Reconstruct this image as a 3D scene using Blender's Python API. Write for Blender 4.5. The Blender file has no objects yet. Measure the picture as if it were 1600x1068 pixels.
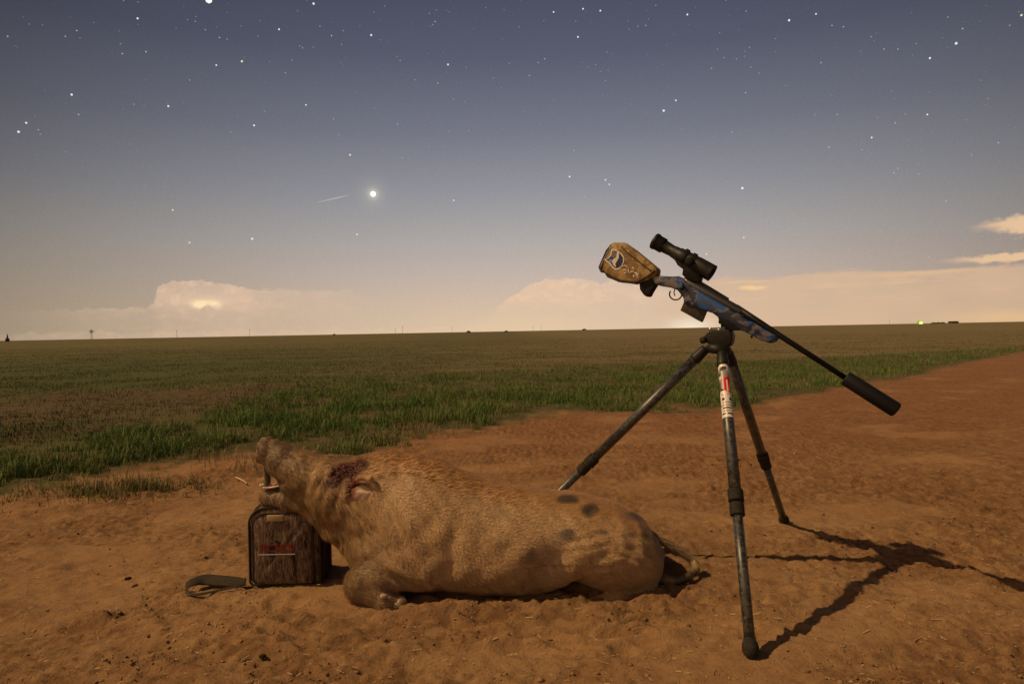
import bpy, bmesh, math, random
import numpy as np
from mathutils import Vector, Matrix

random.seed(7)
rng = np.random.default_rng(7)
scene = bpy.context.scene

# ------------------------------------------------------------------ camera
CAMH = 0.9
PITCH = math.atan(0.017)
ROLL = math.atan(0.01875)
F0 = np.array([0, math.cos(PITCH), -math.sin(PITCH)])
U0 = np.array([0, math.sin(PITCH), math.cos(PITCH)])
R0 = np.array([1.0, 0, 0])
CR = math.cos(ROLL) * R0 - math.sin(ROLL) * U0
CU = math.sin(ROLL) * R0 + math.cos(ROLL) * U0
CF = F0
cam_data = bpy.data.cameras.new("camera")
cam = bpy.data.objects.new("camera", cam_data)
scene.collection.objects.link(cam)
cam_data.sensor_width = 36.0
cam_data.lens = 22.5
cam_data.clip_start = 0.05
cam_data.clip_end = 9000
M = Matrix.Identity(4)
for i in range(3):
    M[i][0] = CR[i]; M[i][1] = CU[i]; M[i][2] = -CF[i]
M[2][3] = CAMH
cam.matrix_world = M
scene.camera = cam

def ray(px, py):
    return CF + CR * (px - 800) / 1000.0 + CU * (534 - py) / 1000.0

def P(px, py, y):
    """Point of the place at distance y seen towards (px, py)."""
    d = ray(px, py); d = d / d[1] * y
    return np.array([d[0], d[1], d[2] + CAMH])

def G(px, py, z=0.0):
    d = ray(px, py); d = d * ((z - CAMH) / d[2])
    return np.array([d[0], d[1], z])

# ------------------------------------------------------------------ render / exposure
scene.render.engine = 'CYCLES'
scene.view_settings.view_transform = 'Standard'
scene.view_settings.look = 'None'
scene.view_settings.exposure = 0.0
scene.view_settings.gamma = 1.0

# ------------------------------------------------------------------ moonlight lamp
LDIR = Vector((0.805, 0.095, -1.0)).normalized()
sl = bpy.data.lights.new("moon_light", 'SUN')
sl.energy = 3.0
sl.angle = math.radians(0.7)
sl.color = (1.0, 0.69, 0.36)
so = bpy.data.objects.new("moon_light", sl)
scene.collection.objects.link(so)
so.rotation_euler = LDIR.to_track_quat('-Z', 'Y').to_euler()

# ------------------------------------------------------------------ small node DSL
def srgb(r, g, b):
    def f(c):
        c /= 255.0
        return c / 12.92 if c <= 0.04045 else ((c + 0.055) / 1.055) ** 2.4
    return (f(r), f(g), f(b), 1.0)

class E:
    nt = None
    def __init__(self, s): self.s = s
    @staticmethod
    def m(op, a, b=None, c=None, clamp=False):
        n = E.nt.nodes.new('ShaderNodeMath'); n.operation = op; n.use_clamp = clamp
        for i, v in enumerate((a, b, c)):
            if v is None: continue
            if isinstance(v, E): E.nt.links.new(v.s, n.inputs[i])
            else: n.inputs[i].default_value = float(v)
        return E(n.outputs[0])
    def __add__(s, o): return E.m('ADD', s, o)
    __radd__ = __add__
    def __sub__(s, o): return E.m('SUBTRACT', s, o)
    def __rsub__(s, o): return E.m('SUBTRACT', o, s)
    def __mul__(s, o): return E.m('MULTIPLY', s, o)
    __rmul__ = __mul__
    def __truediv__(s, o): return E.m('DIVIDE', s, o)

def smooth(v, a, b):
    n = E.nt.nodes.new('ShaderNodeMapRange'); n.interpolation_type = 'SMOOTHSTEP'
    E.nt.links.new(v.s, n.inputs[0])
    if a > b:
        n.inputs[1].default_value = b; n.inputs[2].default_value = a
        n.inputs[3].default_value = 1; n.inputs[4].default_value = 0
    else:
        n.inputs[1].default_value = a; n.inputs[2].default_value = b
    return E(n.outputs[0])

def gauss(u, v, u0, v0, su, sv):
    a = (u - u0) / su; b = (v - v0) / sv
    return E.m('EXPONENT', (a * a + b * b) * -1.0)

def mix(fac, a, b, mode='MIX'):
    n = E.nt.nodes.new('ShaderNodeMix'); n.data_type = 'RGBA'; n.blend_type = mode
    n.clamp_factor = True
    if isinstance(fac, E): E.nt.links.new(fac.s, n.inputs[0])
    else: n.inputs[0].default_value = fac
    for k, v in ((6, a), (7, b)):
        if isinstance(v, E): E.nt.links.new(v.s, n.inputs[k])
        else: n.inputs[k].default_value = v
    return E(n.outputs[2])

def noise(vec, scale, detail=4, rough=0.55, dist=0.0, out=0):
    n = E.nt.nodes.new('ShaderNodeTexNoise')
    n.inputs['Scale'].default_value = scale; n.inputs['Detail'].default_value = detail
    n.inputs['Roughness'].default_value = rough; n.inputs['Distortion'].default_value = dist
    if vec is not None: E.nt.links.new(vec.s, n.inputs['Vector'])
    return E(n.outputs[out])

def combine(x, y, z):
    n = E.nt.nodes.new('ShaderNodeCombineXYZ')
    for i, v in enumerate((x, y, z)):
        if isinstance(v, E): E.nt.links.new(v.s, n.inputs[i])
        else: n.inputs[i].default_value = v
    return E(n.outputs[0])

def mapping(vec, scale=(1, 1, 1), rot=(0, 0, 0)):
    n = E.nt.nodes.new('ShaderNodeMapping')
    n.inputs['Scale'].default_value = scale; n.inputs['Rotation'].default_value = rot
    E.nt.links.new(vec.s, n.inputs['Vector'])
    return E(n.outputs[0])

def ramp(fac, stops):
    n = E.nt.nodes.new('ShaderNodeValToRGB')
    cr = n.color_ramp
    while len(cr.elements) < len(stops): cr.elements.new(0.5)
    for e, (p, c) in zip(cr.elements, stops):
        e.position = p; e.color = c if len(c) == 4 else (*c, 1)
    E.nt.links.new(fac.s, n.inputs[0])
    return E(n.outputs[0])

# ------------------------------------------------------------------ world: moonlit night sky
world = bpy.data.worlds.new("World"); scene.world = world
world.use_nodes = True
E.nt = world.node_tree; E.nt.nodes.clear()
tc = E.nt.nodes.new('ShaderNodeTexCoord')
sep = E.nt.nodes.new('ShaderNodeSeparateXYZ')
E.nt.links.new(tc.outputs['Generated'], sep.inputs[0])
X, Y, Z = E(sep.outputs[0]), E(sep.outputs[1]), E(sep.outputs[2])
elev = E.m('ARCSINE', Z, clamp=False) * (180 / math.pi)          # degrees
azim = E.m('ARCTAN2', X, Y) * (180 / math.pi)                     # degrees, + right
dirv = E(tc.outputs['Generated'])
base = ramp(elev / 60.0, [
    (0.0, srgb(218, 192, 164)), (2.5 / 60, srgb(210, 187, 165)), (5 / 60, srgb(195, 179, 168)),
    (8 / 60, srgb(175, 169, 166)), (12 / 60, srgb(149, 149, 155)), (17 / 60, srgb(119, 121, 135)),
    (23 / 60, srgb(90, 93, 111)), (30 / 60, srgb(67, 71, 90)), (1.0, srgb(44, 48, 66))])
# the glow is centred a little right of the view
a1 = (azim - 3.0) / 40.0
dim = E.m('MAXIMUM', 1.0 - 0.46 * a1 * a1, 0.45)
grain = noise(dirv, 620, 2, 0.7)
dim = dim * (0.87 + 0.26 * grain)
dimv = combine(dim, dim, dim)
col = mix(1.0, base, dimv, 'MULTIPLY')
gcol_ = noise(dirv, 420, 1, 0.5, out=1)
col = mix(0.06, col, gcol_, 'SOFT_LIGHT')
# greenish airglow to the left
col = mix(smooth(azim, -8, -42) * smooth(elev, 14, 2) * 0.18, col, srgb(166, 154, 122))
# clouds
nz1 = noise(mapping(dirv, (1, 1, 2)), 14, 6, 0.6)
nzf = noise(mapping(dirv, (1, 1, 1.6)), 62, 6, 0.62)
wob = (nz1 - 0.5) * 1.8 + (nzf - 0.5) * 3.0
bil = smooth(E.m('ABSOLUTE', noise(mapping(dirv, (1, 1, 1.5)), 34, 5, 0.6, .4) - 0.5), 0.0, 0.16)
def prof(pts):      # cloud-top elevation as a function of azimuth, degrees
    n_ = 60.0
    return E(ramp((azim + 45.0) / 90.0, [((a + 45) / 90.0, (h / 10, h / 10, h / 10)) for a, h in pts]).s) * 10.0
# storm cloud on the left: tower with an anvil drawn out to the right
topL = prof([(-40, 2.1), (-30.4, 2.2), (-29.2, 2.4), (-28.9, 4.05), (-27.6, 4.45), (-25.5, 4.6), (-24.0, 4.3), (-22.5, 3.9), (-14.5, 3.75), (-9.0, 2.4)])
eL = elev - wob * .34
mL = smooth(azim, -40, -30.5) * smooth(eL - topL, 0.10, -0.10) * smooth(azim, -9.5, -21.0)
bodyL = mL * (0.30 + 0.70 * smooth(elev, 0.8, 3.4)) * (0.70 + (nz1 - .5) * 1.0 + (bil - .5) * .30)
left_low = smooth(azim, -29.4, -28.6)
col = mix(bodyL * (0.55 + 0.40 * left_low) * (0.65 + 0.35 * smooth(azim, -20, -24)), col, srgb(232, 196, 166))
lb = gauss(azim, elev + (nzf - .5) * .9, -25.95, 2.62, 0.50, 0.22) + 0.85 * gauss(azim, elev + (nzf - .5) * .9, -24.85, 2.52, 0.42, 0.24) + 0.5 * gauss(azim, elev, -25.4, 2.80, 0.9, 0.22) + 0.22 * gauss(azim, elev, -25.5, 2.9, 1.9, 0.7)
lbn = gauss(azim, elev + (nzf - .5) * .5, -25.35, 2.30, 0.34, 0.24)
lf = E.m('MAXIMUM', lb * (0.25 + nzf * 1.6) - lbn * 1.2, 0.0)
col = mix(E.m('MINIMUM', lf, 1.0), col, srgb(255, 224, 178))
# cumulus in the middle
topC = prof([(-3.5, .4), (-1.6, 1.7), (-.3, 2.9), (1.6, 4.0), (3.0, 4.45), (6.2, 4.5), (7.5, 4.15), (9.5, 4.2), (13, 3.6), (17, 2.0)])
eC = elev - wob * .36
mC = smooth(eC - topC, 0.14, -0.14)
col = mix(mC * (0.25 + 0.75 * smooth(elev, 1.2, 3.6)) * smooth(azim, 19, 10) * (0.72 + (nz1 - .5) * 1.1 + (bil - .5) * .35), col, srgb(236, 200, 166))
# long low bank on the right with streaks
str_ = noise(mapping(dirv, (2.6, 2.6, 34)), 3.0, 6, 0.6, .3)
topR = prof([(11, 2.0), (15, 3.9), (18.5, 4.35), (22, 4.0), (28, 4.3), (34, 3.9), (44, 4.2)])
mR = smooth(elev - (str_ - .5) * 1.4 - wob * .15 - topR, 0.22, -0.25)
col = mix(mR * smooth(azim, 11, 17) * (0.62 + (nz1 - .5) * .8), col, srgb(220, 184, 150))
st2 = smooth(str_, 0.54, 0.70) * smooth(azim, 14, 20) * smooth(elev, 4.8, 3.9) * smooth(elev, 1.2, 2.6)
col = mix(st2 * 0.42, col, srgb(232, 194, 152))
def streak(u0, v0, su, sv, amt, c):
    global col
    g = gauss(azim, elev + wob * .25 * sv / .3, u0, v0, su, sv) * amt * (0.25 + str_ * 1.5)
    col = mix(smooth(g, 0.22, 0.95), col, c)
streak(20.6, 3.25, 1.3, 0.22, 1.25, srgb(242, 200, 150))
streak(20.0, 3.75, 2.4, 0.16, 1.0, srgb(226, 190, 150))
streak(40.5, 6.8, 3.8, 0.75, 1.5, srgb(228, 192, 156))
streak(40.0, 4.5, 5.0, 0.34, 1.4, srgb(228, 192, 154))
streak(32, 3.75, 5, 0.22, 0.95, srgb(218, 182, 146))
# town glow at the horizon
col = mix(gauss(azim, elev, 15.6, 0.0, 1.8, 0.8) * 0.75, col, srgb(250, 238, 212))
col = mix(gauss(azim, elev, 1.0, 0.0, 8, 1.5) * 0.45, col, srgb(234, 204, 162))
col = mix(gauss(azim, elev, 38, 0.3, 4, .5) * 0.5, col, srgb(240, 196, 140))
# warm fill lobe added to the unseen sky behind the photographer's left
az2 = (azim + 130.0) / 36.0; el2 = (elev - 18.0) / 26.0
back_fill = E.m('EXPONENT', (az2 * az2 + el2 * el2) * -1.0)
col = mix(1.0, col, mix(back_fill, (0, 0, 0, 1), (1.05, 0.64, 0.32, 1)), 'ADD')
# soft shine round the bright planet
PV = ray(583, 303); PV = PV / np.linalg.norm(PV)
pa, pe = math.degrees(math.atan2(PV[0], PV[1])), math.degrees(math.asin(PV[2]))
col = mix((gauss(azim, elev, pa, pe, 0.42, 0.42) * 0.40 + gauss(azim, elev, pa, pe, 1.1, 1.1) * 0.10), col, srgb(245, 240, 215))
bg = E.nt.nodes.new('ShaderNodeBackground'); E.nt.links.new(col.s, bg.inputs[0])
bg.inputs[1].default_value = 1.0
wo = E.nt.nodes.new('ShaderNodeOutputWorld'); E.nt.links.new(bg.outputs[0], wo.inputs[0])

# ------------------------------------------------------------------ helpers
def material(name):
    m = bpy.data.materials.new(name); m.use_nodes = True
    E.nt = m.node_tree
    b = E.nt.nodes['Principled BSDF']
    return m, b

def setc(b, sock, v):
    if isinstance(v, E): E.nt.links.new(v.s, b.inputs[sock])
    elif isinstance(v, (tuple, list)): b.inputs[sock].default_value = (*v[:3], 1)
    else: b.inputs[sock].default_value = v

def bump(b, h, strength=0.3, dist=0.01):
    n = E.nt.nodes.new('ShaderNodeBump'); n.inputs['Strength'].default_value = strength
    n.inputs['Distance'].default_value = dist
    E.nt.links.new(h.s, n.inputs['Height']); E.nt.links.new(n.outputs[0], b.inputs['Normal'])

def objco():
    n = E.nt.nodes.new('ShaderNodeTexCoord'); return E(n.outputs['Object'])

def attr(name, out='Color'):
    n = E.nt.nodes.new('ShaderNodeAttribute'); n.attribute_name = name
    return E(n.outputs[out])

def simple(name, c, rough=0.5, metal=0.0, var=0.15, nscale=40, bumpk=0.15, spec=None, dust=0.0):
    m, b = material(name)
    oc = objco()
    n1 = noise(oc, nscale, 5, 0.6)
    n2 = noise(oc, nscale * 6, 3, 0.6)
    f = 1.0 + ((n1 - 0.5) * 2 * var)
    cc = mix(1.0, tuple((*c, 1)), combine(f, f, f), 'MULTIPLY')
    if dust: cc = mix(smooth(n1, 0.45, 0.75) * dust, cc, (0.22, 0.12, 0.06, 1))
    setc(b, 'Base Color', cc)
    setc(b, 'Roughness', E.m('ADD', (n1 - 0.5) * 0.25, rough, clamp=True))
    setc(b, 'Metallic', metal)
    if spec is not None: b.inputs['Specular IOR Level'].default_value = spec
    if bumpk: bump(b, n2, bumpk, 0.002)
    return m

def link(o, parent=None):
    scene.collection.objects.link(o)
    if parent is not None:
        o.parent = parent
        o.matrix_parent_inverse = parent.matrix_basis.inverted() if True else Matrix()
    return o

def tag(o, label=None, cat=None, group=None, kind=None):
    if label: o['label'] = label
    if cat: o['category'] = cat
    if group: o['group'] = group
    if kind: o['kind'] = kind
    return o

def empty(name, loc, label, cat, group=None):
    o = bpy.data.objects.new(name, None)
    scene.collection.objects.link(o); o.location = Vector(loc)
    o.empty_display_size = 0.1
    return tag(o, label, cat, group)

def obj_np(name, verts, faces, mat=None, parent=None, smooth_=True, colors=None, mats=None, midx=None):
    """verts (n,3), faces list or (m,k) array"""
    me = bpy.data.meshes.new(name)
    verts = np.asarray(verts, dtype=np.float64)
    off = np.zeros(3)
    if isinstance(faces, np.ndarray):
        k = faces.shape[1]; m = len(faces)
        me.vertices.add(len(verts)); me.vertices.foreach_set('co', verts.astype(np.float32).ravel())
        me.loops.add(m * k); me.loops.foreach_set('vertex_index', faces.astype(np.int32).ravel())
        me.polygons.add(m)
        me.polygons.foreach_set('loop_start', np.arange(0, m * k, k, dtype=np.int32))
        me.polygons.foreach_set('loop_total', np.full(m, k, dtype=np.int32))
        me.update(calc_edges=True); me.validate()
    else:
        me.from_pydata([tuple(v) for v in verts], [], faces)
    if smooth_: me.polygons.foreach_set('use_smooth', np.ones(len(me.polygons), dtype=bool))
    if colors is not None:
        a = me.attributes.new('col', 'FLOAT_COLOR', 'POINT')
        c4 = np.ones((len(verts), 4), dtype=np.float32); c4[:, :colors.shape[1]] = colors
        a.data.foreach_set('color', c4.ravel())
    for mm in (mats or ([mat] if mat else [])): me.materials.append(mm)
    if midx is not None: me.polygons.foreach_set('material_index', np.asarray(midx, dtype=np.int32))
    me.update()
    o = bpy.data.objects.new(name, me)
    return link(o, parent)

def bmobj(name, bm, mat, parent=None, smooth_=True, bevel=0.0, seg=2, subsurf=0):
    bmesh.ops.recalc_face_normals(bm, faces=bm.faces)
    me = bpy.data.meshes.new(name); bm.to_mesh(me); bm.free()
    for p in me.polygons: p.use_smooth = smooth_
    for mm in (mat if isinstance(mat, list) else [mat]): me.materials.append(mm)
    o = bpy.data.objects.new(name, me)
    if bevel:
        md = o.modifiers.new('bevel', 'BEVEL'); md.width = bevel; md.segments = seg
        md.limit_method = 'ANGLE'; md.angle_limit = math.radians(35); md.harden_normals = False
    if subsurf:
        md = o.modifiers.new('sub', 'SUBSURF'); md.levels = subsurf; md.render_levels = subsurf
    return link(o, parent)

def frame_of(d):
    d = Vector(d).normalized()
    a = Vector((0, 0, 1)) if abs(d.z) < 0.9 else Vector((1, 0, 0))
    u = d.cross(a).normalized(); v = u.cross(d).normalized()
    return d, u, v

def lathe(bm, p0, p1, prof, n=24, caps=True):
    """prof: list of (t, r), t fraction 0..1 along p0->p1"""
    p0 = Vector(p0); p1 = Vector(p1); d, u, v = frame_of(p1 - p0)
    rings = []
    for t, r in prof:
        c = p0.lerp(p1, t)
        rings.append([bm.verts.new(c + (u * math.cos(2 * math.pi * i / n) + v * math.sin(2 * math.pi * i / n)) * r) for i in range(n)])
    for a, b in zip(rings, rings[1:]):
        for i in range(n): bm.faces.new((a[i], a[(i + 1) % n], b[(i + 1) % n], b[i]))
    if caps:
        bm.faces.new(list(reversed(rings[0]))); bm.faces.new(rings[-1])

def tube(bm, pts, rad, n=10, flat=1.0, up=None):
    """swept tube through points; rad scalar or list"""
    pts = [Vector(p) for p in pts]
    if not isinstance(rad, (list, tuple)): rad = [rad] * len(pts)
    rings = []; pu = None
    for i, p in enumerate(pts):
        d = (pts[min(i + 1, len(pts) - 1)] - pts[max(i - 1, 0)]).normalized()
        if pu is None: _, u, v = frame_of(d)
        else:
            u = (pu - d * pu.dot(d)).normalized(); v = u.cross(d).normalized()
        pu = u
        if up is not None:
            v = (Vector(up) - d * Vector(up).dot(d)).normalized(); u = d.cross(v).normalized()
        rings.append([bm.verts.new(p + (u * math.cos(2 * math.pi * k / n) + v * flat * math.sin(2 * math.pi * k / n)) * rad[i]) for k in range(n)])
    for a, b in zip(rings, rings[1:]):
        for k in range(n): bm.faces.new((a[k], a[(k + 1) % n], b[(k + 1) % n], b[k]))
    bm.faces.new(list(reversed(rings[0]))); bm.faces.new(rings[-1])

def catmull(pts, per=6):
    pts = [np.array(p, float) for p in pts]
    q = [2 * pts[0] - pts[1]] + pts + [2 * pts[-1] - pts[-2]]
    out = []
    for i in range(1, len(q) - 2):
        for t in np.linspace(0, 1, per, endpoint=False):
            out.append(0.5 * ((2 * q[i]) + (-q[i - 1] + q[i + 1]) * t + (2 * q[i - 1] - 5 * q[i] + 4 * q[i + 1] - q[i + 2]) * t * t + (-q[i - 1] + 3 * q[i] - 3 * q[i + 1] + q[i + 2]) * t ** 3))
    out.append(pts[-1]); return out

# numpy gradient noise ------------------------------------------------
def _h2(ix, iy, s):
    h = (ix * 374761393 + iy * 668265263 + s * 974634777) & 0xffffffff
    h = ((h ^ (h >> 13)) * 1274126177) & 0xffffffff
    return ((h ^ (h >> 16)) & 0xffffff) / float(0xffffff)
def n2(x, y, s=0):
    ix = np.floor(x).astype(np.int64); iy = np.floor(y).astype(np.int64)
    fx = x - ix; fy = y - iy
    ux = fx * fx * fx * (fx * (fx * 6 - 15) + 10); uy = fy * fy * fy * (fy * (fy * 6 - 15) + 10)
    def g(i, j):
        a = _h2(ix + i, iy + j, s) * 2 * np.pi
        return np.cos(a) * (fx - i) + np.sin(a) * (fy - j)
    return ((g(0, 0) * (1 - ux) + g(1, 0) * ux) * (1 - uy) + (g(0, 1) * (1 - ux) + g(1, 1) * ux) * uy) * 1.5
def fbm(x, y, s=0, o=4, g=0.5):
    r = 0; a = 1; t = 0
    for k in range(o):
        r = r + a * n2(x * 2 ** k, y * 2 ** k, s + k); t += a; a *= g
    return r / t
def sstep(a, b, x):
    t = np.clip((x - a) / (b - a), 0, 1); return t * t * (3 - 2 * t)

# ------------------------------------------------------------------ ground
edge_px = [(-200, 830), (0, 778), (120, 742), (240, 722), (340, 703), (430, 702), (560, 697), (680, 667), (760, 660), (900, 642), (1000, 636), (1150, 636), (1230, 618), (1330, 600), (1400, 592), (1500, 567), (1600, 549), (1700, 538)]
far_px = [(-200, 740), (0, 712), (200, 676), (300, 660), (420, 618), (500, 596), (650, 585), (800, 577), (1000, 570), (1200, 562), (1400, 552), (1600, 541), (1700, 534)]
EN = np.array([G(*p)[:2] for p in edge_px]); EF = np.array([G(*p)[:2] for p in far_px])
# band direction: measured along x; interpolate boundary depth as function of azimuth slope s = x / y
def near_edge(s): return np.interp(s, EN[:, 0] / EN[:, 1], EN[:, 1])
def far_edge(s): return np.interp(s, EF[:, 0] / EF[:, 1], EF[:, 1])

_r = np.random.default_rng(21)
DENTS = []
for _i in range(150):
    _a = _r.uniform(-.5, .5); _y = 1.3 + 3.2 * _r.random() ** 1.3
    DENTS.append((_r.uniform(-.85, .85) * _y, _y, _r.uniform(.03, .11), _r.uniform(.018, .04), _r.uniform(.004, .013) * (1 if _r.random() < .8 else -1), math.cos(_a), math.sin(_a)))
for _fx, _fy in ((.653, 1.765), (1.24, 2.91)):
    DENTS = [q for q in DENTS if not (-.15 < q[0] - _fx < .4 and abs(q[1] - _fy) < .22)]
for _i in range(46):      # scuffs where the hog was dragged into place
    _a = _r.uniform(-.4, .4)
    DENTS.append((_r.uniform(-1.0, .75), _r.uniform(1.78, 2.12), _r.uniform(.03, .12), _r.uniform(.014, .03), _r.uniform(.006, .014), math.cos(_a), math.sin(_a)))
def ground_h(x, y):
    x = np.array(x, float); y = np.array(y, float)
    d = np.sqrt(x * x + y * y)
    w1 = n2(x * 1.3, y * 1.3, 50) * .5
    h = 0.018 * fbm(x * .9 + 3, y * 1.6 + w1, 1, 3)
    h += 0.020 * fbm(x * 2.3 + w1, y * 7.5, 5, 3)                      # drawn out ruts and ripples across the track
    h += 0.015 * fbm(x * 6, y * 11, 11, 3)
    near = sstep(9, 4, d)
    r = 1 - np.abs(fbm(x * 16, y * 19, 21, 3)) * 2.2
    rough = sstep(-.15, .35, fbm(x * 1.1, y * 1.8, 33, 3) + 0.12 * sstep(2.6, 4.5, y) + 0.25 * sstep(2.0, 1.3, y) + 0.16 * sstep(.6, 2.2, x))
    h += near * rough * 0.024 * (0.5 - r * .5)
    h += near * (.35 + .65 * rough) * 0.010 * fbm(x * 26, y * 30, 61, 2)
    h += near * (0.3 + rough) * 0.0100 * fbm(x * 45, y * 50, 41, 3)
    for (dx_, dy_, ra_, rb_, dp_, cs_, sn_) in DENTS:
        m_ = (np.abs(x - dx_) < .3) & (np.abs(y - dy_) < .3)
        if not m_.any(): continue
        u = (x[m_] - dx_) * cs_ + (y[m_] - dy_) * sn_; v = -(x[m_] - dx_) * sn_ + (y[m_] - dy_) * cs_
        e = (u / ra_) ** 2 + (v / rb_) ** 2
        h[m_] += -dp_ * np.exp(-e) + dp_ * .8 * np.exp(-((np.sqrt(e) - 1.5) / .4) ** 2)
    # heaped dust along the belly of the hog and in front of its foot
    h += 0.022 * np.exp(-((x + .22) / .18) ** 2 - ((y - 2.03) / .05) ** 2)
    h += 0.015 * np.exp(-((x + .80) / .16) ** 2 - ((y - 2.22) / .05) ** 2)
    # keep the footing of the tripod and the hog level
    h -= 0.006
    return h

def axis(segs):
    out = [segs[0][0]]
    for a, b, s0, s1 in segs:
        p = a
        while p < b - 1e-9:
            t = (p - a) / (b - a); st = s0 + (s1 - s0) * t if s1 / s0 < 20 else s0 * (s1 / s0) ** t
            p += st
            if p >= b: p = b
            out.append(p)
    return np.array(out)
gx_r = axis([(0, 2.2, .011, .013), (2.2, 6, .013, .08), (6, 40, .08, 2.0), (40, 5000, 2, 400)])
gx = np.concatenate([-gx_r[::-1][:-1], gx_r])
gy = axis([(-5000, -30, 400, 399), (-30, 0.6, 3, 2.9), (0.6, 1.2, .03, .03), (1.2, 3.4, .0085, .012), (3.4, 6, .012, .04), (6, 12, .04, .12), (12, 60, .12, 2), (60, 5000, 2, 400)])
GX, GY = np.meshgrid(gx, gy, indexing='ij')
GZ = ground_h(GX, GY)
dist = np.sqrt(GX ** 2 + GY ** 2)
GZ = GZ * sstep(400, 40, dist)
nx, ny = GX.shape
idx = np.arange(nx * ny).reshape(nx, ny)
gf = np.stack([idx[:-1, :-1], idx[1:, :-1], idx[1:, 1:], idx[:-1, 1:]], -1).reshape(-1, 4)
S_ = GX / np.maximum(GY, .3)
ne = near_edge(S_); fe = far_edge(S_)
wobn = fbm(GX * .9, GY * .9, 70, 4) * .9 + fbm(GX * 4, GY * 4, 75, 3) * .5
past = sstep(-.5, .25, (GY - ne) / (0.5 + ne * .06) + wobn * .9) * (GY > .5)      # soil under vegetation
strip = past * sstep(.25, -.25, (GY - fe) / (.12 * fe) + wobn * .5)
gcol = np.stack([past, strip, sstep(-.15, .35, fbm(GX * 1.1, GY * 1.8, 33, 3) + 0.12 * sstep(2.6, 4.5, GY) + 0.25 * sstep(2.0, 1.3, GY) + 0.16 * sstep(.6, 2.2, GX))], -1).reshape(-1, 3)

soil, b = material("soil")
ge = E.nt.nodes.new('ShaderNodeNewGeometry'); pos = E(ge.outputs['Position'])
av = attr('col'); sp = E.nt.nodes.new('ShaderNodeSeparateColor'); E.nt.links.new(av.s, sp.inputs[0])
aPast, aStrip = E(sp.outputs[0]), E(sp.outputs[1])
n_a = noise(pos, 1.1, 6, 0.6); n_b = noise(pos, 14, 6, 0.65); n_c = noise(pos, 90, 4, 0.7); n_d = noise(pos, 330, 3, .7)
sx = E.nt.nodes.new('ShaderNodeSeparateXYZ'); E.nt.links.new(pos.s, sx.inputs[0])
py_e = E(sx.outputs[1])
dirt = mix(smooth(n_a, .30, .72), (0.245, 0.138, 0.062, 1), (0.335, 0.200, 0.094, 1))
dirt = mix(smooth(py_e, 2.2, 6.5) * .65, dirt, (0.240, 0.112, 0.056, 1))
dirt = mix(smooth(n_b, .52, .70) * 0.50, dirt, (0.185, 0.095, 0.042, 1))
dirt = mix(smooth(n_c, .54, .68) * 0.60, dirt, (0.120, 0.058, 0.028, 1))
dirt = mix(smooth(n_c, .42, .30) * 0.35, dirt, (0.45, 0.28, 0.15, 1))
dirt = mix(smooth(n_d, .69, .76) * 0.7, dirt, (0.55, 0.42, 0.27, 1))     # grit and chaff
sx = E.nt.nodes.new('ShaderNodeSeparateXYZ'); E.nt.links.new(pos.s, sx.inputs[0])
px_, py_ = E(sx.outputs[0]), E(sx.outputs[1])
st = noise(mapping(pos, (.05, .35, 1), (0, 0, .12)), 1.0, 6, .62)
st_b = noise(mapping(pos, (.6, 2.4, 1), (0, 0, .12)), 1.0, 6, .7)
st_c = noise(mapping(pos, (4, 8, 1)), 1.0, 5, .7)
st_d = noise(mapping(pos, (1.2, 1.0, 1)), 1.0, 6, .7)
fld = mix(smooth(st + (st_b - .5) * .35, .38, .60), (0.080, 0.082, 0.026, 1), (0.155, 0.120, 0.052, 1))
fld = mix(smooth(st_b * .4 + st_d * .6, .50, .62) * .55, fld, (0.215, 0.160, 0.085, 1))
fld = mix(smooth(st_c, .50, .66) * .60, fld, (0.060, 0.058, 0.024, 1))
# bare reddish patch with clods to the left, thinner crop to the right
leftness = smooth(px_ + (st_b - .5) * 6, 2.0, -9.0)
fld = mix(smooth(px_ + (st_b - .5) * 6, -1.0, 12.0) * smooth(py_, 12, 22) * .45, fld, (0.215, 0.160, 0.085, 1))
fld = mix(leftness * smooth(py_, 60, 10) * .8, fld, (0.058, 0.070, 0.020, 1))
bare = gauss(px_, py_, -5.6, 9.0, 5.0, 3.2)
fld = mix(smooth(bare * .75 + (st_d - .5) * 2.4 + (st_c - .5) * 1.2, .30, .55) * .95, fld, mix(smooth(st_c, .45, .6), (0.120, 0.078, 0.042, 1), (0.055, 0.042, 0.020, 1)))
aR = E(sp.outputs[2])
dirt = mix(aR * smooth(n_b, .35, .6) * .60, dirt, (0.150, 0.072, 0.034, 1))
n_e = noise(pos, 38, 5, .7)
dirt = mix(smooth(n_e, .50, .64) * .45, dirt, (0.125, 0.060, 0.030, 1))
dirt = mix(smooth(n_e, .44, .32) * .30, dirt, (0.42, 0.25, 0.125, 1))
dirt = mix(smooth(aR, .25, .0) * .35, dirt, (0.345, 0.195, 0.093, 1))
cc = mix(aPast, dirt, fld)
fld_d = 0.86
cc = mix(aStrip * 0.70, cc, mix(smooth(st_c, .4, .6), (0.035, 0.046, 0.016, 1), (0.12, 0.085, 0.042, 1)))
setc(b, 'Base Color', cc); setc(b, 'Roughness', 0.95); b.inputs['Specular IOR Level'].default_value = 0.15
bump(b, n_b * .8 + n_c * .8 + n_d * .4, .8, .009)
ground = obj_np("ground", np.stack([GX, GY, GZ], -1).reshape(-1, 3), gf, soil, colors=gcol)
tag(ground, kind='structure')

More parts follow.
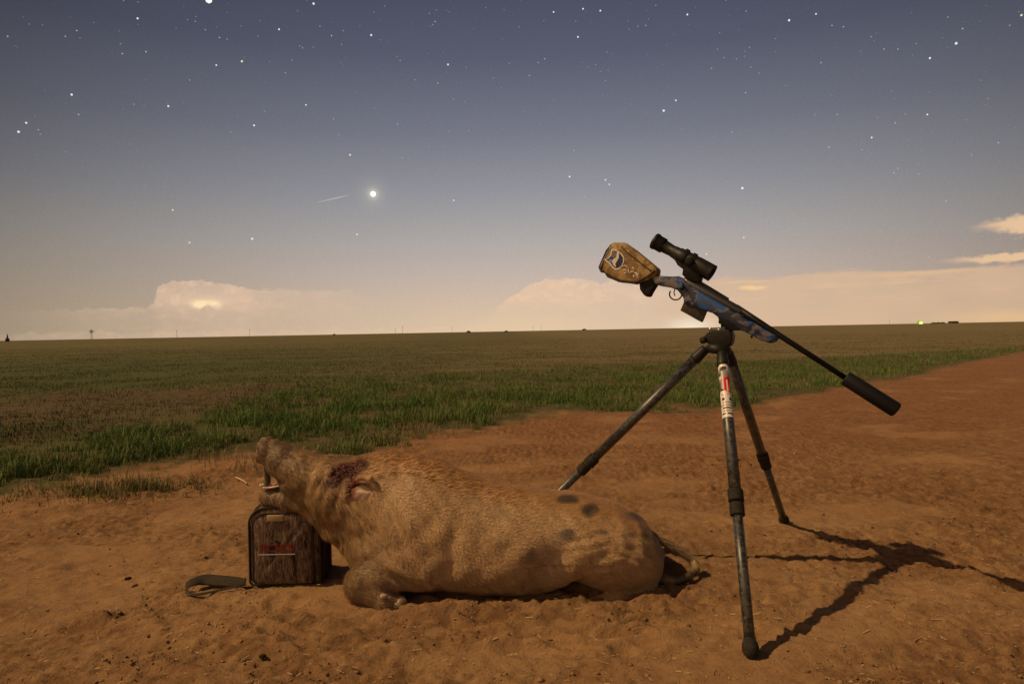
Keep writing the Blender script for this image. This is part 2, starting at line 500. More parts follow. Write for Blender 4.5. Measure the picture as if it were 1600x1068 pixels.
# ------------------------------------------------------------------ blades, straw, clods
def blades(pos, h, w, lean, az, col, name, mat, curve=.5):
    """pos (n,3); ribbons of 2 segments (5 verts, 2 faces quad+tri -> 3 tris)"""
    n = len(pos)
    d = np.stack([np.cos(az), np.sin(az), np.zeros(n)], -1)
    sa = az + np.pi / 2 + rng.normal(0, .9, n)
    s = np.stack([np.cos(sa), np.sin(sa), np.zeros(n)], -1) * (w / 2)[:, None]
    up = np.array([0, 0, 1.0])
    m1 = pos + up * (h * .55)[:, None] + d * (h * lean * .3)[:, None]
    t1 = pos + up * (h * (1 - lean * curve))[:, None] + d * (h * lean)[:, None]
    V = np.stack([pos - s, pos + s, m1 - s * .8, m1 + s * .8, t1], 1).reshape(-1, 3)
    o = np.arange(n)[:, None] * 5
    T = np.concatenate([o + [[0, 1, 3]], o + [[0, 3, 2]], o + [[2, 3, 4]]], 0)
    C = np.repeat(col, 5, 0)
    return obj_np(name, V, T, mat, smooth_=True, colors=C)

leaf, b = material("grass_blade")
setc(b, 'Base Color', attr('col')); setc(b, 'Roughness', 0.7); b.inputs['Specular IOR Level'].default_value = .2

def scatter(n, s0, s1, ymax, ymin=3.0, pw=1.0):
    """random ground points, thinning out with distance"""
    u = rng.random(n); y = (ymin ** (1 - pw) + u * (ymax ** (1 - pw) - ymin ** (1 - pw))) ** (1 / (1 - pw)) if pw != 1 else ymin * (ymax / ymin) ** u
    s = rng.uniform(s0, s1, n)
    return s * y, y, s

# grass strip
x, y, s = scatter(1500000, -1.0, 1.0, 34, 3.0, 1.5)
ne = near_edge(s); fe = far_edge(s)
w0 = fbm(x * .9, y * .9, 70, 4) * .9 + fbm(x * 4, y * 4, 75, 3) * .5
a = (y - ne) / (.40 + ne * .06) + w0 * 1.9
den = sstep(-.35, .75, a) * sstep(.30, -.30, (y - fe) / (.16 * fe) + w0 * .8)
patch = np.clip(.46 + 2.0 * fbm(x * 1.1, y * 1.1, 90, 3) + 1.2 * fbm(x * 6, y * 6, 93, 2), .06, 1)
tuft = np.exp(-((x + 2.28) / .36) ** 2 - ((y - 3.78) / .16) ** 2) * .8 * np.clip(.5 + 2 * fbm(x * 5, y * 8, 97, 2), 0, 1)
leftcorner = sstep(-2.5, -3.6, x) * sstep(3.1, 3.6, y) * .55 * np.clip(.4 + 1.5 * fbm(x * 3, y * 3, 99, 2), 0, 1)
p = np.maximum(np.maximum(den * patch, tuft), leftcorner * (y < ne))
keep = rng.random(len(x)) < p * .75
x, y, a = x[keep], y[keep], a[keep]; dd = p[keep]
n = len(x)
h = rng.gamma(6, 1 / 6., n) * (.035 + .070 * np.clip(dd * 1.3, 0, 1)) * (.95 - .30 * sstep(5, 14, y))
h = np.where(rng.random(n) < .05, h * 1.9, h * rng.uniform(.5, 1.1, n)); h = np.clip(h, .015, .24)
hue = fbm(x * 1.1, y * 1.1, 120, 3) + rng.normal(0, .22, n)
g1 = np.array([.062, .135, .024]); g2 = np.array([.165, .215, .052]); g3 = np.array([.24, .18, .08])
t = np.clip(.45 + hue, 0, 1)[:, None]
c = g1 * (1 - t) + g2 * t
dry = (rng.random(n) < .07 + .40 * sstep(1.0, -.2, a) + .12 * sstep(0, .4, fbm(x * 2, y * 2, 130, 3)))[:, None]
c = np.where(dry, g3 * rng.uniform(.5, 1.1, (n, 1)), c)
w = rng.uniform(.0018, .0034, n) * (1 + y / 10)
ob = blades(np.stack([x, y, ground_h(x, y)], -1), h, w, rng.uniform(.1, .95, n), rng.uniform(0, 2 * np.pi, n), c, "grass", leaf)
tag(ob, "dense green grass growing in a band between the bare dirt and the open field", "grass", kind='stuff')

# field cover beyond the strip: short thin crop and stubble
x, y, s = scatter(700000, -.95, .95, 70, 4.5, 1.3)
fe = far_edge(s)
w0 = fbm(x * .5, y * .9, 140, 4)
den = sstep(-.25, .2, (y - fe) / (.2 * fe) + w0 * .6)
cov = np.clip(.42 + 1.3 * fbm(x * .5, y * .5, 150, 4), 0.03, 1)
bare = np.exp(-((x + 5.6) / 5.0) ** 2 - ((y - 9.0) / 3.2) ** 2)
keep = rng.random(len(x)) < den * cov * (1 - .6 * np.clip(bare, 0, 1)) * .55
x, y = x[keep], y[keep]; n = len(x)
grn = sstep(3, -6, x + 5 * fbm(x * .2, y * .5, 160, 3)) * .75 + .2
t = (rng.random(n) < grn)[:, None]
c = np.where(t, np.array([.065, .090, .022]) * rng.uniform(.5, 1.5, (n, 1)), np.array([.20, .15, .070]) * rng.uniform(.4, 1.0, (n, 1)))
h = rng.uniform(.02, .065, n)
w = .003 + y * .00035
ob = blades(np.stack([x, y, ground_h(x, y)], -1), h, w, rng.uniform(.1, .8, n), rng.uniform(0, 2 * np.pi, n), c, "field_stubble", leaf)
tag(ob, "short thin stubble and weeds covering the open field out to the horizon", "field cover", kind='stuff')

# dry tufts near the strip
px0 = [(405, 610), (425, 640), (640, 670), (330, 720), (205, 775), (190, 760), (1030, 580), (395, 735), (600, 690), (660, 675), (1250, 600), (1400, 590)]
xs, ys = [], []
for q in px0:
    g = G(*q); k = 90
    xs.append(g[0] + rng.normal(0, .10, k)); ys.append(g[1] + rng.normal(0, .10, k))
x = np.concatenate(xs); y = np.concatenate(ys); n = len(x)
ob = blades(np.stack([x, y, ground_h(x, y)], -1), rng.uniform(.05, .19, n), rng.uniform(.002, .004, n), rng.uniform(.1, .9, n), rng.uniform(0, 6.28, n),
            np.array([.30, .22, .11]) * rng.uniform(.5, 1.1, (n, 1)), "dry_grass", leaf)
tag(ob, "pale dry grass stalks standing along the edge of the green strip", "grass", kind='stuff')

# straw lying on the dirt
x, y, s = scatter(6000, -.95, .95, 9, 1.25, 1.2)
k = y < near_edge(s) + .4; x, y = x[k], y[k]; n = len(x)
L = rng.gamma(1.1, .0065, n) + .002; az = rng.uniform(0, 3.14, n); ti = rng.normal(0, .16, n)
L = np.where(rng.random(n) < .03, L * 2.2, L)
d = np.stack([np.cos(az) * np.cos(ti), np.sin(az) * np.cos(ti), np.sin(ti)], -1) * (L / 2)[:, None]
wv = np.stack([-np.sin(az), np.cos(az), np.zeros(n)], -1) * rng.uniform(.0004, .0014, n)[:, None]
up = np.array([0, 0, .0015])
c0 = np.stack([x, y, ground_h(x, y) + .0025 + np.abs(np.sin(ti)) * L * .3], -1)
V = np.stack([c0 - d - wv, c0 - d + wv, c0 + d + wv, c0 + d - wv, c0 - d + up, c0 + d + up], 1).reshape(-1, 3)
o_ = np.arange(n)[:, None] * 6
T = np.concatenate([o_ + [[0, 1, 2]], o_ + [[0, 2, 3]], o_ + [[0, 4, 5]], o_ + [[0, 5, 3]], o_ + [[1, 5, 4]], o_ + [[1, 2, 5]]], 0)
cs = np.array([.44, .31, .17]) * rng.uniform(.45, 1.15, (n, 1))
ob = obj_np("straw", V, T, leaf, smooth_=False, colors=np.repeat(cs, 6, 0))
tag(ob, "bits of pale straw and chaff scattered over the bare dirt", "straw", kind='stuff')

# soil clods
ico = bmesh.new(); bmesh.ops.create_icosphere(ico, subdivisions=1, radius=1); ico.verts.ensure_lookup_table()
iv = np.array([v.co[:] for v in ico.verts]); iff = np.array([[v.index for v in f.verts] for f in ico.faces]); ico.free()
x, y, s = scatter(60000, -.95, .95, 9.5, 1.2, 1.3)
rg = sstep(-.2, .35, fbm(x * 1.1, y * 1.8, 33, 3) + 0.12 * sstep(2.6, 4.5, y) + 0.25 * sstep(2.0, 1.3, y) + 0.16 * sstep(.6, 2.2, x))
k = (rng.random(len(x)) < (.05 + .95 * rg ** 1.5) * np.clip(.45 + 1.6 * fbm(x * 3, y * 3, 37, 3), .05, 1)) & (y < near_edge(s) + .8); x, y = x[k], y[k]; n = len(x)
r = np.clip(rng.gamma(.8, .0016, n) + .0009, 0, .007); r = np.where(rng.random(n) < .004, rng.uniform(.007, .015, n), r)
sc = rng.uniform(.6, 1.35, (n, 3)) * r[:, None]; sc[:, 2] *= .7
jit = 1 + rng.normal(0, .16, (n, len(iv), 1))
V = iv[None] * jit * sc[:, None] + np.stack([x, y, ground_h(x, y) + r * .25], -1)[:, None]
T = (iff[None] + (np.arange(n) * len(iv))[:, None, None]).reshape(-1, 3)
clod, b = material("clod")
setc(b, 'Base Color', attr('col')); setc(b, 'Roughness', .95); b.inputs['Specular IOR Level'].default_value = .1
cs = np.array([.25, .14, .068]) * rng.uniform(.45, 1.3, (n, 1))
ob = obj_np("soil_clods", V.reshape(-1, 3), T, clod, smooth_=False, colors=np.repeat(cs, len(iv), 0))
tag(ob, "small crumbly clods of reddish soil strewn over the bare dirt", "soil", kind='stuff')

# ------------------------------------------------------------------ signed-distance sculpting
def sd_cone(p, a, b, ra, rb):
    a = np.asarray(a, np.float32); b = np.asarray(b, np.float32)
    ab = b - a; t = np.clip(((p - a) @ ab) / (ab @ ab), 0, 1)
    return np.linalg.norm(p - (a + t[..., None] * ab), axis=-1) - (ra + (rb - ra) * t)
def sd_ell(p, c, r, rot=None):
    q = p - np.asarray(c, np.float32)
    if rot is not None: q = q @ np.asarray(rot, np.float32)
    r = np.asarray(r, np.float32)
    k = np.linalg.norm(q / r, axis=-1)
    return (k - 1) * r.min() * .5 + (k - 1) * k / (np.linalg.norm(q / (r * r), axis=-1) + 1e-6) * .5
def smin(a, b, k):
    h = np.clip(.5 + .5 * (b - a) / k, 0, 1)
    return b * (1 - h) + a * h - k * h * (1 - h)
def smax(a, b, k): return -smin(-a, -b, k)
def rotY(deg):
    a = math.radians(deg); return np.array([[math.cos(a), 0, math.sin(a)], [0, 1, 0], [-math.sin(a), 0, math.cos(a)]])

def surface_net(F, o, h):
    ins = F < 0
    c = [ins[i:ins.shape[0] - 1 + i, j:ins.shape[1] - 1 + j, k:ins.shape[2] - 1 + k] for i in (0, 1) for j in (0, 1) for k in (0, 1)]
    cnt = sum(q.astype(np.int8) for q in c)
    act = (cnt > 0) & (cnt < 8)
    I = np.argwhere(act)
    idm = -np.ones(act.shape, np.int64); idm[act] = np.arange(len(I))
    acc = np.zeros((len(I), 3)); num = np.zeros(len(I))
    cor = [(i, j, k) for i in (0, 1) for j in (0, 1) for k in (0, 1)]
    for ca in cor:
        for ax in range(3):
            if ca[ax]: continue
            cb = list(ca); cb[ax] = 1
            fa = F[I[:, 0] + ca[0], I[:, 1] + ca[1], I[:, 2] + ca[2]]
            fb = F[I[:, 0] + cb[0], I[:, 1] + cb[1], I[:, 2] + cb[2]]
            m = (fa < 0) != (fb < 0)
            t = np.where(m, fa / (fa - fb + 1e-12), 0)
            q = np.array(ca, float)[None] + t[:, None] * (np.array(cb) - np.array(ca))[None]
            acc[m] += q[m]; num[m] += 1
    V = (I + acc / num[:, None]) * h + o
    faces = []
    for ax in range(3):
        sl0 = [slice(None)] * 3; sl1 = [slice(None)] * 3
        sl0[ax] = slice(0, -1); sl1[ax] = slice(1, None)
        ch = ins[tuple(sl0)] != ins[tuple(sl1)]
        E_ = np.argwhere(ch)
        b1, b2 = [q for q in range(3) if q != ax]
        ok = (E_[:, b1] > 0) & (E_[:, b2] > 0) & (E_[:, b1] < act.shape[b1]) & (E_[:, b2] < act.shape[b2])
        E_ = E_[ok]
        def cell(d1, d2):
            q = E_.copy(); q[:, b1] += d1; q[:, b2] += d2
            return idm[q[:, 0], q[:, 1], q[:, 2]]
        Q = np.stack([cell(-1, -1), cell(0, -1), cell(0, 0), cell(-1, 0)], -1)
        pos_ = ins[E_[:, 0], E_[:, 1], E_[:, 2]]
        flip = pos_ if ax != 1 else ~pos_
        Q[~flip] = Q[~flip][:, ::-1]
        faces.append(Q)
    Fc = np.concatenate(faces); Fc = Fc[(Fc >= 0).all(1)]
    return V, Fc

def sculpt(fn, lo, hi, h):
    ax = [np.arange(lo[i], hi[i], h, dtype=np.float32) for i in range(3)]
    g = np.stack(np.meshgrid(*ax, indexing='ij'), -1)
    Fv = fn(g)
    return surface_net(Fv, np.array(lo), h)

# ------------------------------------------------------------------ the hog
HY = 2.33
def C(px, py, dy=0.0): return P(px, py, HY + dy)
bx = np.array([-.60, -.52, -.44, -.354, -.236, -.118, 0, .118, .236, .354, .42, .47, .50, .522])
bt = np.array([.36, .42, .445, .445, .408, .362, .337, .318, .300, .268, .238, .20, .15, .11])      # top height
bw = np.array([.10, .155, .185, .205, .212, .215, .222, .222, .215, .200, .180, .145, .10, .04])     # half width
bc = np.array([2.34, 2.335, 2.33, 2.32, 2.31, 2.31, 2.31, 2.31, 2.315, 2.32, 2.325, 2.33, 2.33, 2.33])
bb = np.array([.14, .07, .03, .01, .0, .0, .0, .0, .05, .08, .085, .085, .09, .10])
FOLDS = [(C(a, b_, -.2), C(c, d, -.2), e, f) for a, b_, c, d, e, f in [
    (598, 782, 655, 885, .007, .016), (556, 812, 570, 860, .003, .010),
    (716, 800, 692, 925, .005, .024), (572, 876, 664, 918, .010, .012), (880, 842, 850, 905, .0055, .026),
    (866, 846, 962, 832, .0014, .006), (962, 832, 1012, 850, .0012, .007), (880, 858, 950, 846, .0013, .006), (950, 846, 1010, 862, .0014, .006),
    (900, 868, 960, 858, .0013, .006), (960, 858, 1012, 880, .002, .006), (915, 884, 985, 874, .002, .007), (520, 770, 505, 812, .004, .012), (492, 748, 478, 778, .005, .010)]]
def hog_sdf(p):
    x, y, z = p[..., 0], p[..., 1], p[..., 2]
    t = np.interp(x, bx, bt); w = np.interp(x, bx, bw); cy = np.interp(x, bx, bc); b0 = np.interp(x, bx, bb)
    cz = b0 + (t - b0) * .36; hz = np.where(z > cz, t - cz, cz - b0)
    # fuller low down, narrower along the spine
    w = w * 1.03
    ex_ = np.where(z < cz, 2.6, 2.05)
    q = (np.abs((y - cy) / w) ** ex_ + np.abs((z - cz) / hz) ** ex_) ** (1 / ex_)
    d = (q - 1) * np.minimum(w, hz) * .95
    d = np.maximum(d, np.maximum(bx[0] - x, x - bx[-1]))
    # shoulder, chest, neck
    d = smin(d, sd_ell(p, C(658, 838, -.09), (.15, .120, .17), rotY(-18)), .05)
    d = smin(d, sd_ell(p, C(596, 862, -.06), (.115, .13, .105), rotY(30)), .05)
    d = smin(d, sd_cone(p, C(650, 800), C(590, 780), .185, .150), .05)
    d = smin(d, sd_cone(p, C(590, 778), C(528, 764), .150, .112), .05)
    d = smin(d, sd_cone(p, C(600, 850), C(535, 812), .115, .075), .05)
    d = smin(d, sd_cone(p, C(535, 815), C(478, 776), .072, .050), .04)
    # cheek and skull
    d = smin(d, sd_ell(p, C(532, 775, -.060), (.092, .07, .085), rotY(20)), .035)
    d = smin(d, sd_cone(p, C(528, 758), C(474, 741), .100, .078), .04)
    d = smin(d, sd_ell(p, C(522, 738, -.060), (.05, .045, .028), rotY(-10)), .03)      # brow
    d = smin(d, sd_cone(p, C(474, 740), C(441, 720), .079, .060), .03)
    d = smin(d, sd_cone(p, C(440, 718), C(422, 706), .056, .0465), .02)
    # snout disc
    dn = (C(404, 702) - C(440, 707)); dn = (dn / np.linalg.norm(dn)).astype(np.float32)
    cc_ = C(412, 703).astype(np.float32); r = p - cc_; al = r @ dn; rad = np.linalg.norm(r - al[..., None] * dn, axis=-1)
    disc = np.maximum(np.abs(al) - .007, rad - .045); disc = disc - .004
    d = smin(d, disc, .012)
    # upper lip fold
    d = smin(d, sd_cone(p, C(424, 729, -.03), C(462, 752, -.045), .014, .02), .015)
    # mouth gap then lower jaw
    gap = sd_cone(p, C(392, 750, 0), C(447, 752, 0), .034, .006)
    gap = np.minimum(gap, sd_cone(p, C(392, 750, -.06), C(445, 752, -.06), .032, .006))
    d = smax(d, -gap, .012)
    jaw = sd_cone(p, C(417, 775), C(455, 779), .030, .042)
    jaw = smin(jaw, sd_cone(p, C(455, 778), C(500, 786), .042, .062), .02)
    d = smin(d, jaw, .018)
    d = smax(d, -(sd_cone(p, C(400, 757, .0), C(436, 757, .0), .010, .006)), .006)
    # nostrils
    for sy in (-.017, .017):
        d = smax(d, -sd_ell(p, C(404, 706, sy), (.014, .008, .010)), .006)
    d = smax(d, -sd_ell(p, C(516, 741, -.105), (.013, .02, .006)), .012)              # eye hollow
    # near front leg, folded under
    d = smin(d, sd_cone(p, C(655, 872, -.13), C(590, 902, -.17), .095, .062), .035)
    d = smin(d, sd_cone(p, C(588, 903, -.18), C(566, 908, -.19), .062, .055), .02)
    leg = sd_cone(p, C(562, 914, -.195), C(598, 937, -.225), .050, .036)
    leg = smin(leg, sd_cone(p, C(598, 938, -.225), C(622, 942, -.22), .033, .026), .012)
    d = smin(d, leg, .014)
    # far front leg
    d = smin(d, sd_cone(p, C(585, 880, .08), C(555, 900, .10), .06, .04), .03)
    # belly swell and flank hollow
    d = smin(d, sd_ell(p, C(790, 868, -.10), (.24, .12, .13)), .05)
    d = smax(d, -sd_ell(p, C(856, 905, -.255), (.05, .04, .07)), .07)
    # thigh, hock, hind foot
    d = smin(d, sd_ell(p, C(948, 868, -.085), (.180, .135, .115), rotY(12)), .022)
    d = smin(d, sd_ell(p, C(992, 876, -.02), (.09, .14, .10)), .04)
    d = smax(d, -sd_ell(p, C(872, 946, -.22), (.07, .07, .035)), .02)
    foot = sd_cone(p, C(1012, 921, -.13), C(965, 936, -.17), .036, .030)
    foot = smin(foot, sd_cone(p, C(965, 937, -.17), C(912, 944, -.18), .027, .021), .012)
    d = smin(d, foot, .012)
    # wrinkles on the haunch
    m = np.exp(-((x - .37) / .13) ** 2 - ((z - .15) / .075) ** 2) * (y < 2.33)
    rr = np.sqrt((x - .30) ** 2 + ((z - .02) * 1.1) ** 2) + .012 * np.sin(x * 23) + .006 * np.sin(z * 57 + x * 31)
    d = d + .0008 * m * np.sin(rr * 2 * np.pi / .026)
    # creases on neck and snout
    m2 = np.exp(-((x + .80) / .08) ** 2 - ((z - .48) / .07) ** 2)
    d = d + .0024 * m2 * np.sin(x * 150 + z * 210 + 2.2 * np.sin(z * 75 + 2) + 2 * np.sin(x * 47 + y * 30)) * (.5 + .5 * np.sin(x * 61 + z * 83))
    m3 = np.exp(-((x + .52) / .10) ** 2 - ((z - .26) / .10) ** 2)
    d = d + .0018 * m3 * np.sin((x * .6 + z) * 130 + 2.5 * np.sin(x * 40 + z * 33))
    # skin folds: neck, behind the shoulder, above the foreleg, in front of the thigh, under the haunch
    for (a_, b_, dp_, wd_) in FOLDS:
        ax_, az_ = a_[0], a_[2]; ex, ez = b_[0] - ax_, b_[2] - az_
        t_ = np.clip(((x - ax_) * ex + (z - az_) * ez) / (ex * ex + ez * ez), 0, 1)
        dd = np.sqrt((x - ax_ - t_ * ex) ** 2 + (z - az_ - t_ * ez) ** 2)
        d = d + dp_ * (np.exp(-(dd / wd_) ** 2) - .5 * np.exp(-((dd - wd_ * 2.2) / wd_) ** 2)) * (y < 2.27) * np.sin(np.pi * np.clip(t_, .12, .88))
    # uneven hide
    d = d + .0010 * np.sin(x * 31 + 2 * np.sin(z * 17)) * np.sin(z * 37 + y * 20) + .0014 * np.sin(x * 83 + y * 40) * np.sin(z * 71 + x * 29)
    return d.astype(np.float32)

HV, HF = sculpt(hog_sdf, (-.97, 2.02, -.05), (.60, 2.62, .58), .0055)
print("hog verts", len(HV))

def proj(p):
    """where a hide point shows from the photographer's side: used once to measure the markings"""
    q = p - np.array([0, 0, CAMH]); dz = q @ CF
    return 800 + 1000 * (q @ CR) / dz, 534 - 1000 * (q @ CU) / dz
def hide_color(p):
    """albedo of the hide: coat tone, markings, mud and blood as the hog has them, plus some painted underside shade"""
    x, y, z = p[:, 0], p[:, 1], p[:, 2]
    n = len(p)
    u, v = proj(p)
    near = y < 2.36
    fn = fbm(x * 22, z * 22 + y * 9, 200, 4); fl = fbm(x * 5, z * 5 + y * 4, 210, 3)
    c = np.tile(np.array([.47, .30, .150]), (n, 1))
    def blend(c, k, col): k = np.clip(k, 0, 1)[:, None]; return c * (1 - k) + np.array(col) * k
    c = blend(c, sstep(-.1, .5, fl) * .5, (.50, .34, .19))
    c = blend(c, sstep(.05, .5, fn) * .20, (.25, .155, .08))
    # ginger along the spine
    top = np.interp(x, bx, bt)
    c = blend(c, sstep(.06, .0, top - z) * sstep(-.62, -.45, x) * .75, (.44, .225, .085))
    # muddy head
    head = sstep(-.50, -.62, x)
    c = blend(c, head * .8, (.33, .20, .090))
    clump = fbm(x * 34 + z * 12, z * 26 - x * 10, 230, 3)
    c = blend(c, head * sstep(-.05, .25, fn) * .50, (.13, .075, .035))
    c = blend(c, head * sstep(.0, .25, clump) * .6, (.42, .25, .11))
    c = blend(c, head * sstep(-.05, -.3, clump) * .45, (.12, .07, .032))
    c = blend(c, sstep(-.76, -.84, x) * .55, (.17, .115, .075))
    c = blend(c, sstep(-.88, -.92, x) * .4 * (z > .40), (.34, .24, .18))
    # darker chest and throat
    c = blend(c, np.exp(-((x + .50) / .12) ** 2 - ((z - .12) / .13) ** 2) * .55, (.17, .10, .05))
    # belly and feet: dirt, plus some underside shade painted into the coat
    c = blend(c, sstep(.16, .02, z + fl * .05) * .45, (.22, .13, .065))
    # black spots
    for (sx_, sy_, ra, rb, k) in [(885, 780, 16, 7, .85), (918, 796, 13, 9, .9), (883, 835, 13, 10, .8), (935, 829, 14, 4, .4), (998, 805, 22, 8, .7), (826, 868, 9, 12, .5), (782, 852, 9, 9, .4), (1015, 830, 12, 14, .45)]:
        e = ((u - sx_) / ra) ** 2 + ((v - sy_) / rb) ** 2 + fn * .9
        c = blend(c, sstep(1.9, .1, e) * k * near, (.050, .045, .040))
    c = blend(c, np.exp(-((u - 862) / 22) ** 2 - ((v - 868) / 26) ** 2) * .5 * near, (.50, .38, .27))
    # blood round the wound
    bl = np.zeros(n)
    for (sx_, sy_, ra, rb) in [(540, 736, 24, 13), (560, 728, 14, 11), (520, 748, 12, 12), (548, 758, 9, 20), (543, 772, 6, 12)]:
        e = ((u - sx_) / ra) ** 2 + ((v - sy_) / rb) ** 2 + fn * 1.1
        bl = np.maximum(bl, sstep(1.3, .6, e) * near)
    c = blend(c, bl * .92, (.085, .012, .010))
    c = blend(c, sstep(-.55, -.8, x) * np.exp(-((u - 519) / 13) ** 2 - ((v - 747) / 9) ** 2) * near * .85, (.02, .012, .010))
    # mouth inside
    mo = sstep(.028, .012, np.abs(z - .385 + (x + .86) * .10)) * (x < -.80) * (x > -.905) * 0
    return c, bl

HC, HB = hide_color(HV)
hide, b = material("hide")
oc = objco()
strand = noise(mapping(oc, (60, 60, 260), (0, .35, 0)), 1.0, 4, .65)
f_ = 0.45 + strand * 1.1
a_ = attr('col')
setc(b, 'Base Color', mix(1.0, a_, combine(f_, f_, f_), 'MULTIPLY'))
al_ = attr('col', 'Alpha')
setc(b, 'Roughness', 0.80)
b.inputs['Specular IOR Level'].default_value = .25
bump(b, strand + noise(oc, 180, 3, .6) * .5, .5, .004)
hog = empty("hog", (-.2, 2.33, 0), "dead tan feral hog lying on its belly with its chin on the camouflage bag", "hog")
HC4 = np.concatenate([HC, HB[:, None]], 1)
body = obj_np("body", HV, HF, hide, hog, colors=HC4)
me = body.data
# normals of body for the hair
vn = np.zeros((len(HV), 3)); 
tri = np.cross(HV[HF[:, 2]] - HV[HF[:, 0]], HV[HF[:, 3]] - HV[HF[:, 1]])
for k in range(4): np.add.at(vn, HF[:, k], tri)
vn /= np.linalg.norm(vn, axis=1, keepdims=True) + 1e-9

def hair(name, parent, V, Fq, VN, n, length, width, flow, colfn, mat, lift=.28, mask=None, vary=.28):
    A = np.linalg.norm(np.cross(V[Fq[:, 2]] - V[Fq[:, 0]], V[Fq[:, 3]] - V[Fq[:, 1]]), axis=1) * .5
    if mask is not None: A = A * mask(V[Fq].mean(1), VN[Fq[:, 0]])
    fi = rng.choice(len(Fq), n, p=A / A.sum())
    a, bb_ = rng.random((2, n, 1))
    q = V[Fq[fi]]; p = (q[:, 0] * (1 - a) + q[:, 1] * a) * (1 - bb_) + (q[:, 3] * (1 - a) + q[:, 2] * a) * bb_
    nn = VN[Fq[fi, 0]]
    fl = flow(p) + rng.normal(0, .13, (n, 3))
    fl -= nn * (fl * nn).sum(1, keepdims=True); fl /= np.linalg.norm(fl, axis=1, keepdims=True) + 1e-9
    L = length(p) * rng.uniform(.6, 1.3, n); lf = np.clip(rng.normal(lift, .12, n), .03, 1.2)[:, None]
    d1 = fl + nn * lf; d1 /= np.linalg.norm(d1, axis=1, keepdims=True)
    d2 = fl + nn * lf * .3 + np.array([0, 0, -.12]); d2 /= np.linalg.norm(d2, axis=1, keepdims=True)
    s = np.cross(fl, nn) * (width(p) / 2)[:, None]
    m = p + d1 * (L * .5)[:, None]; t = m + d2 * (L * .5)[:, None]
    p = p - nn * .0008
    Vv = np.stack([p - s, p + s, m - s * .8, m + s * .8, t], 1).reshape(-1, 3)
    o = np.arange(n)[:, None] * 5
    T = np.concatenate([o + [[0, 1, 3]], o + [[0, 3, 2]], o + [[2, 3, 4]]], 0)
    c, _ = colfn(p)
    c = c * np.clip(rng.normal(1.0, vary, (n, 1)), .4, 1.8)
    ob = obj_np(name, Vv, T, mat, parent, colors=np.repeat(c, 5, 0))
    ob['kind'] = 'stuff'
    return ob
bris, b = material("bristle")
setc(b, 'Base Color', attr('col')); setc(b, 'Roughness', .55); b.inputs['Specular IOR Level'].default_value = .3
def flow(p):
    x, z = p[:, 0], p[:, 2]
    f = np.zeros_like(p); f[:, 0] = 1.0; f[:, 2] = -.55
    hd = sstep(-.48, -.62, x); f[:, 2] -= hd * .5; f[:, 0] -= .1 * hd
    f[:, 2] += .35 * np.sin(x * 9 + z * 6) + .5 * fbm(x * 17, z * 17, 310, 2)
    return f
def msk(p, n_):
    u, v = proj(p)
    return (1.0 * (n_[:, 2] > -.6)) * (1 - .8 * (p[:, 0] < -.885)) * (p[:, 2] > .005) * (1 - .75 * np.exp(-((u - 538) / 26) ** 2 - ((v - 742) / 18) ** 2)) * (1 + .4 * (n_[:, 1] < 0)) * (1 - .9 * np.exp(-((u - 570) / 17) ** 2 - ((v - 768) / 15) ** 2))
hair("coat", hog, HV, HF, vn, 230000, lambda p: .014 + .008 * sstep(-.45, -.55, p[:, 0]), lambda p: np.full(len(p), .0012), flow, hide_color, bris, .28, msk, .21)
def mk2(p, n_):
    top = np.interp(p[:, 0], bx, bt)
    return 1.0 * (top - p[:, 2] < .035) * (p[:, 0] > -.60) * (p[:, 0] < .02) * (n_[:, 2] > .3) * (1.2 - sstep(-.3, 0, p[:, 0])) + 1e-9
def ridgecol(p):
    c, b_ = hide_color(p); return c * np.array([1.0, .95, .90]), b_
hair("mane", hog, HV, HF, vn, 9000, lambda p: .016 + .016 * rng.random(len(p)), lambda p: np.full(len(p), .0013), lambda p: np.tile([1.0, 0, .25], (len(p), 1)), ridgecol, bris, .50, mk2, .4)

# ear
def ear_sdf(p):
    EY = -.156
    lobe = sd_ell(p, C(566, 772, EY + .004), (.038, .0135, .031), rotY(14))
    lobe = smin(lobe, sd_ell(p, C(585, 776, EY + .012), (.024, .009, .015), rotY(25)), .012)
    lobe = smax(lobe, -sd_ell(p, C(566, 763, EY - .006), (.030, .012, .010), rotY(8)), .006)
    rim = sd_cone(p, C(551, 757, EY + .02), C(560, 746, EY + .005), .009, .009)
    rim = smin(rim, sd_cone(p, C(560, 746, EY + .005), C(578, 748, EY + .005), .009, .010), .008)
    rim = smin(rim, sd_cone(p, C(578, 748, EY + .005), C(594, 768, EY + .015), .010, .008), .008)
    rim = smin(rim, sd_cone(p, C(594, 768, EY + .015), C(588, 782, EY + .01), .008, .008), .008)
    base_ = sd_ell(p, C(572, 762, EY + .045), (.034, .038, .024))
    d = smin(lobe, rim, .010); d = smin(d, base_, .012)
    return (d + .001 * np.sin(p[..., 0] * 160) * np.sin(p[..., 2] * 140)).astype(np.float32)
c0 = C(570, 765, -.15)
EV, EF_ = sculpt(ear_sdf, tuple(c0 - .085), tuple(c0 + .085), .003)
ec, _ = hide_color(EV)
u_, v_ = proj(EV)
k_ = np.exp(-((u_ - 568) / 15) ** 2 - ((v_ - 772) / 12) ** 2)[:, None]
ec = ec * (1 - k_) + np.array([.58, .42, .30]) * k_
kb = (sstep(560, 548, u_) * .7)[:, None]
ec = ec * (1 - kb) + np.array([.14, .025, .018]) * kb
obj_np("ear", EV, EF_, hide, hog, colors=np.concatenate([ec, np.zeros((len(ec), 1))], 1))

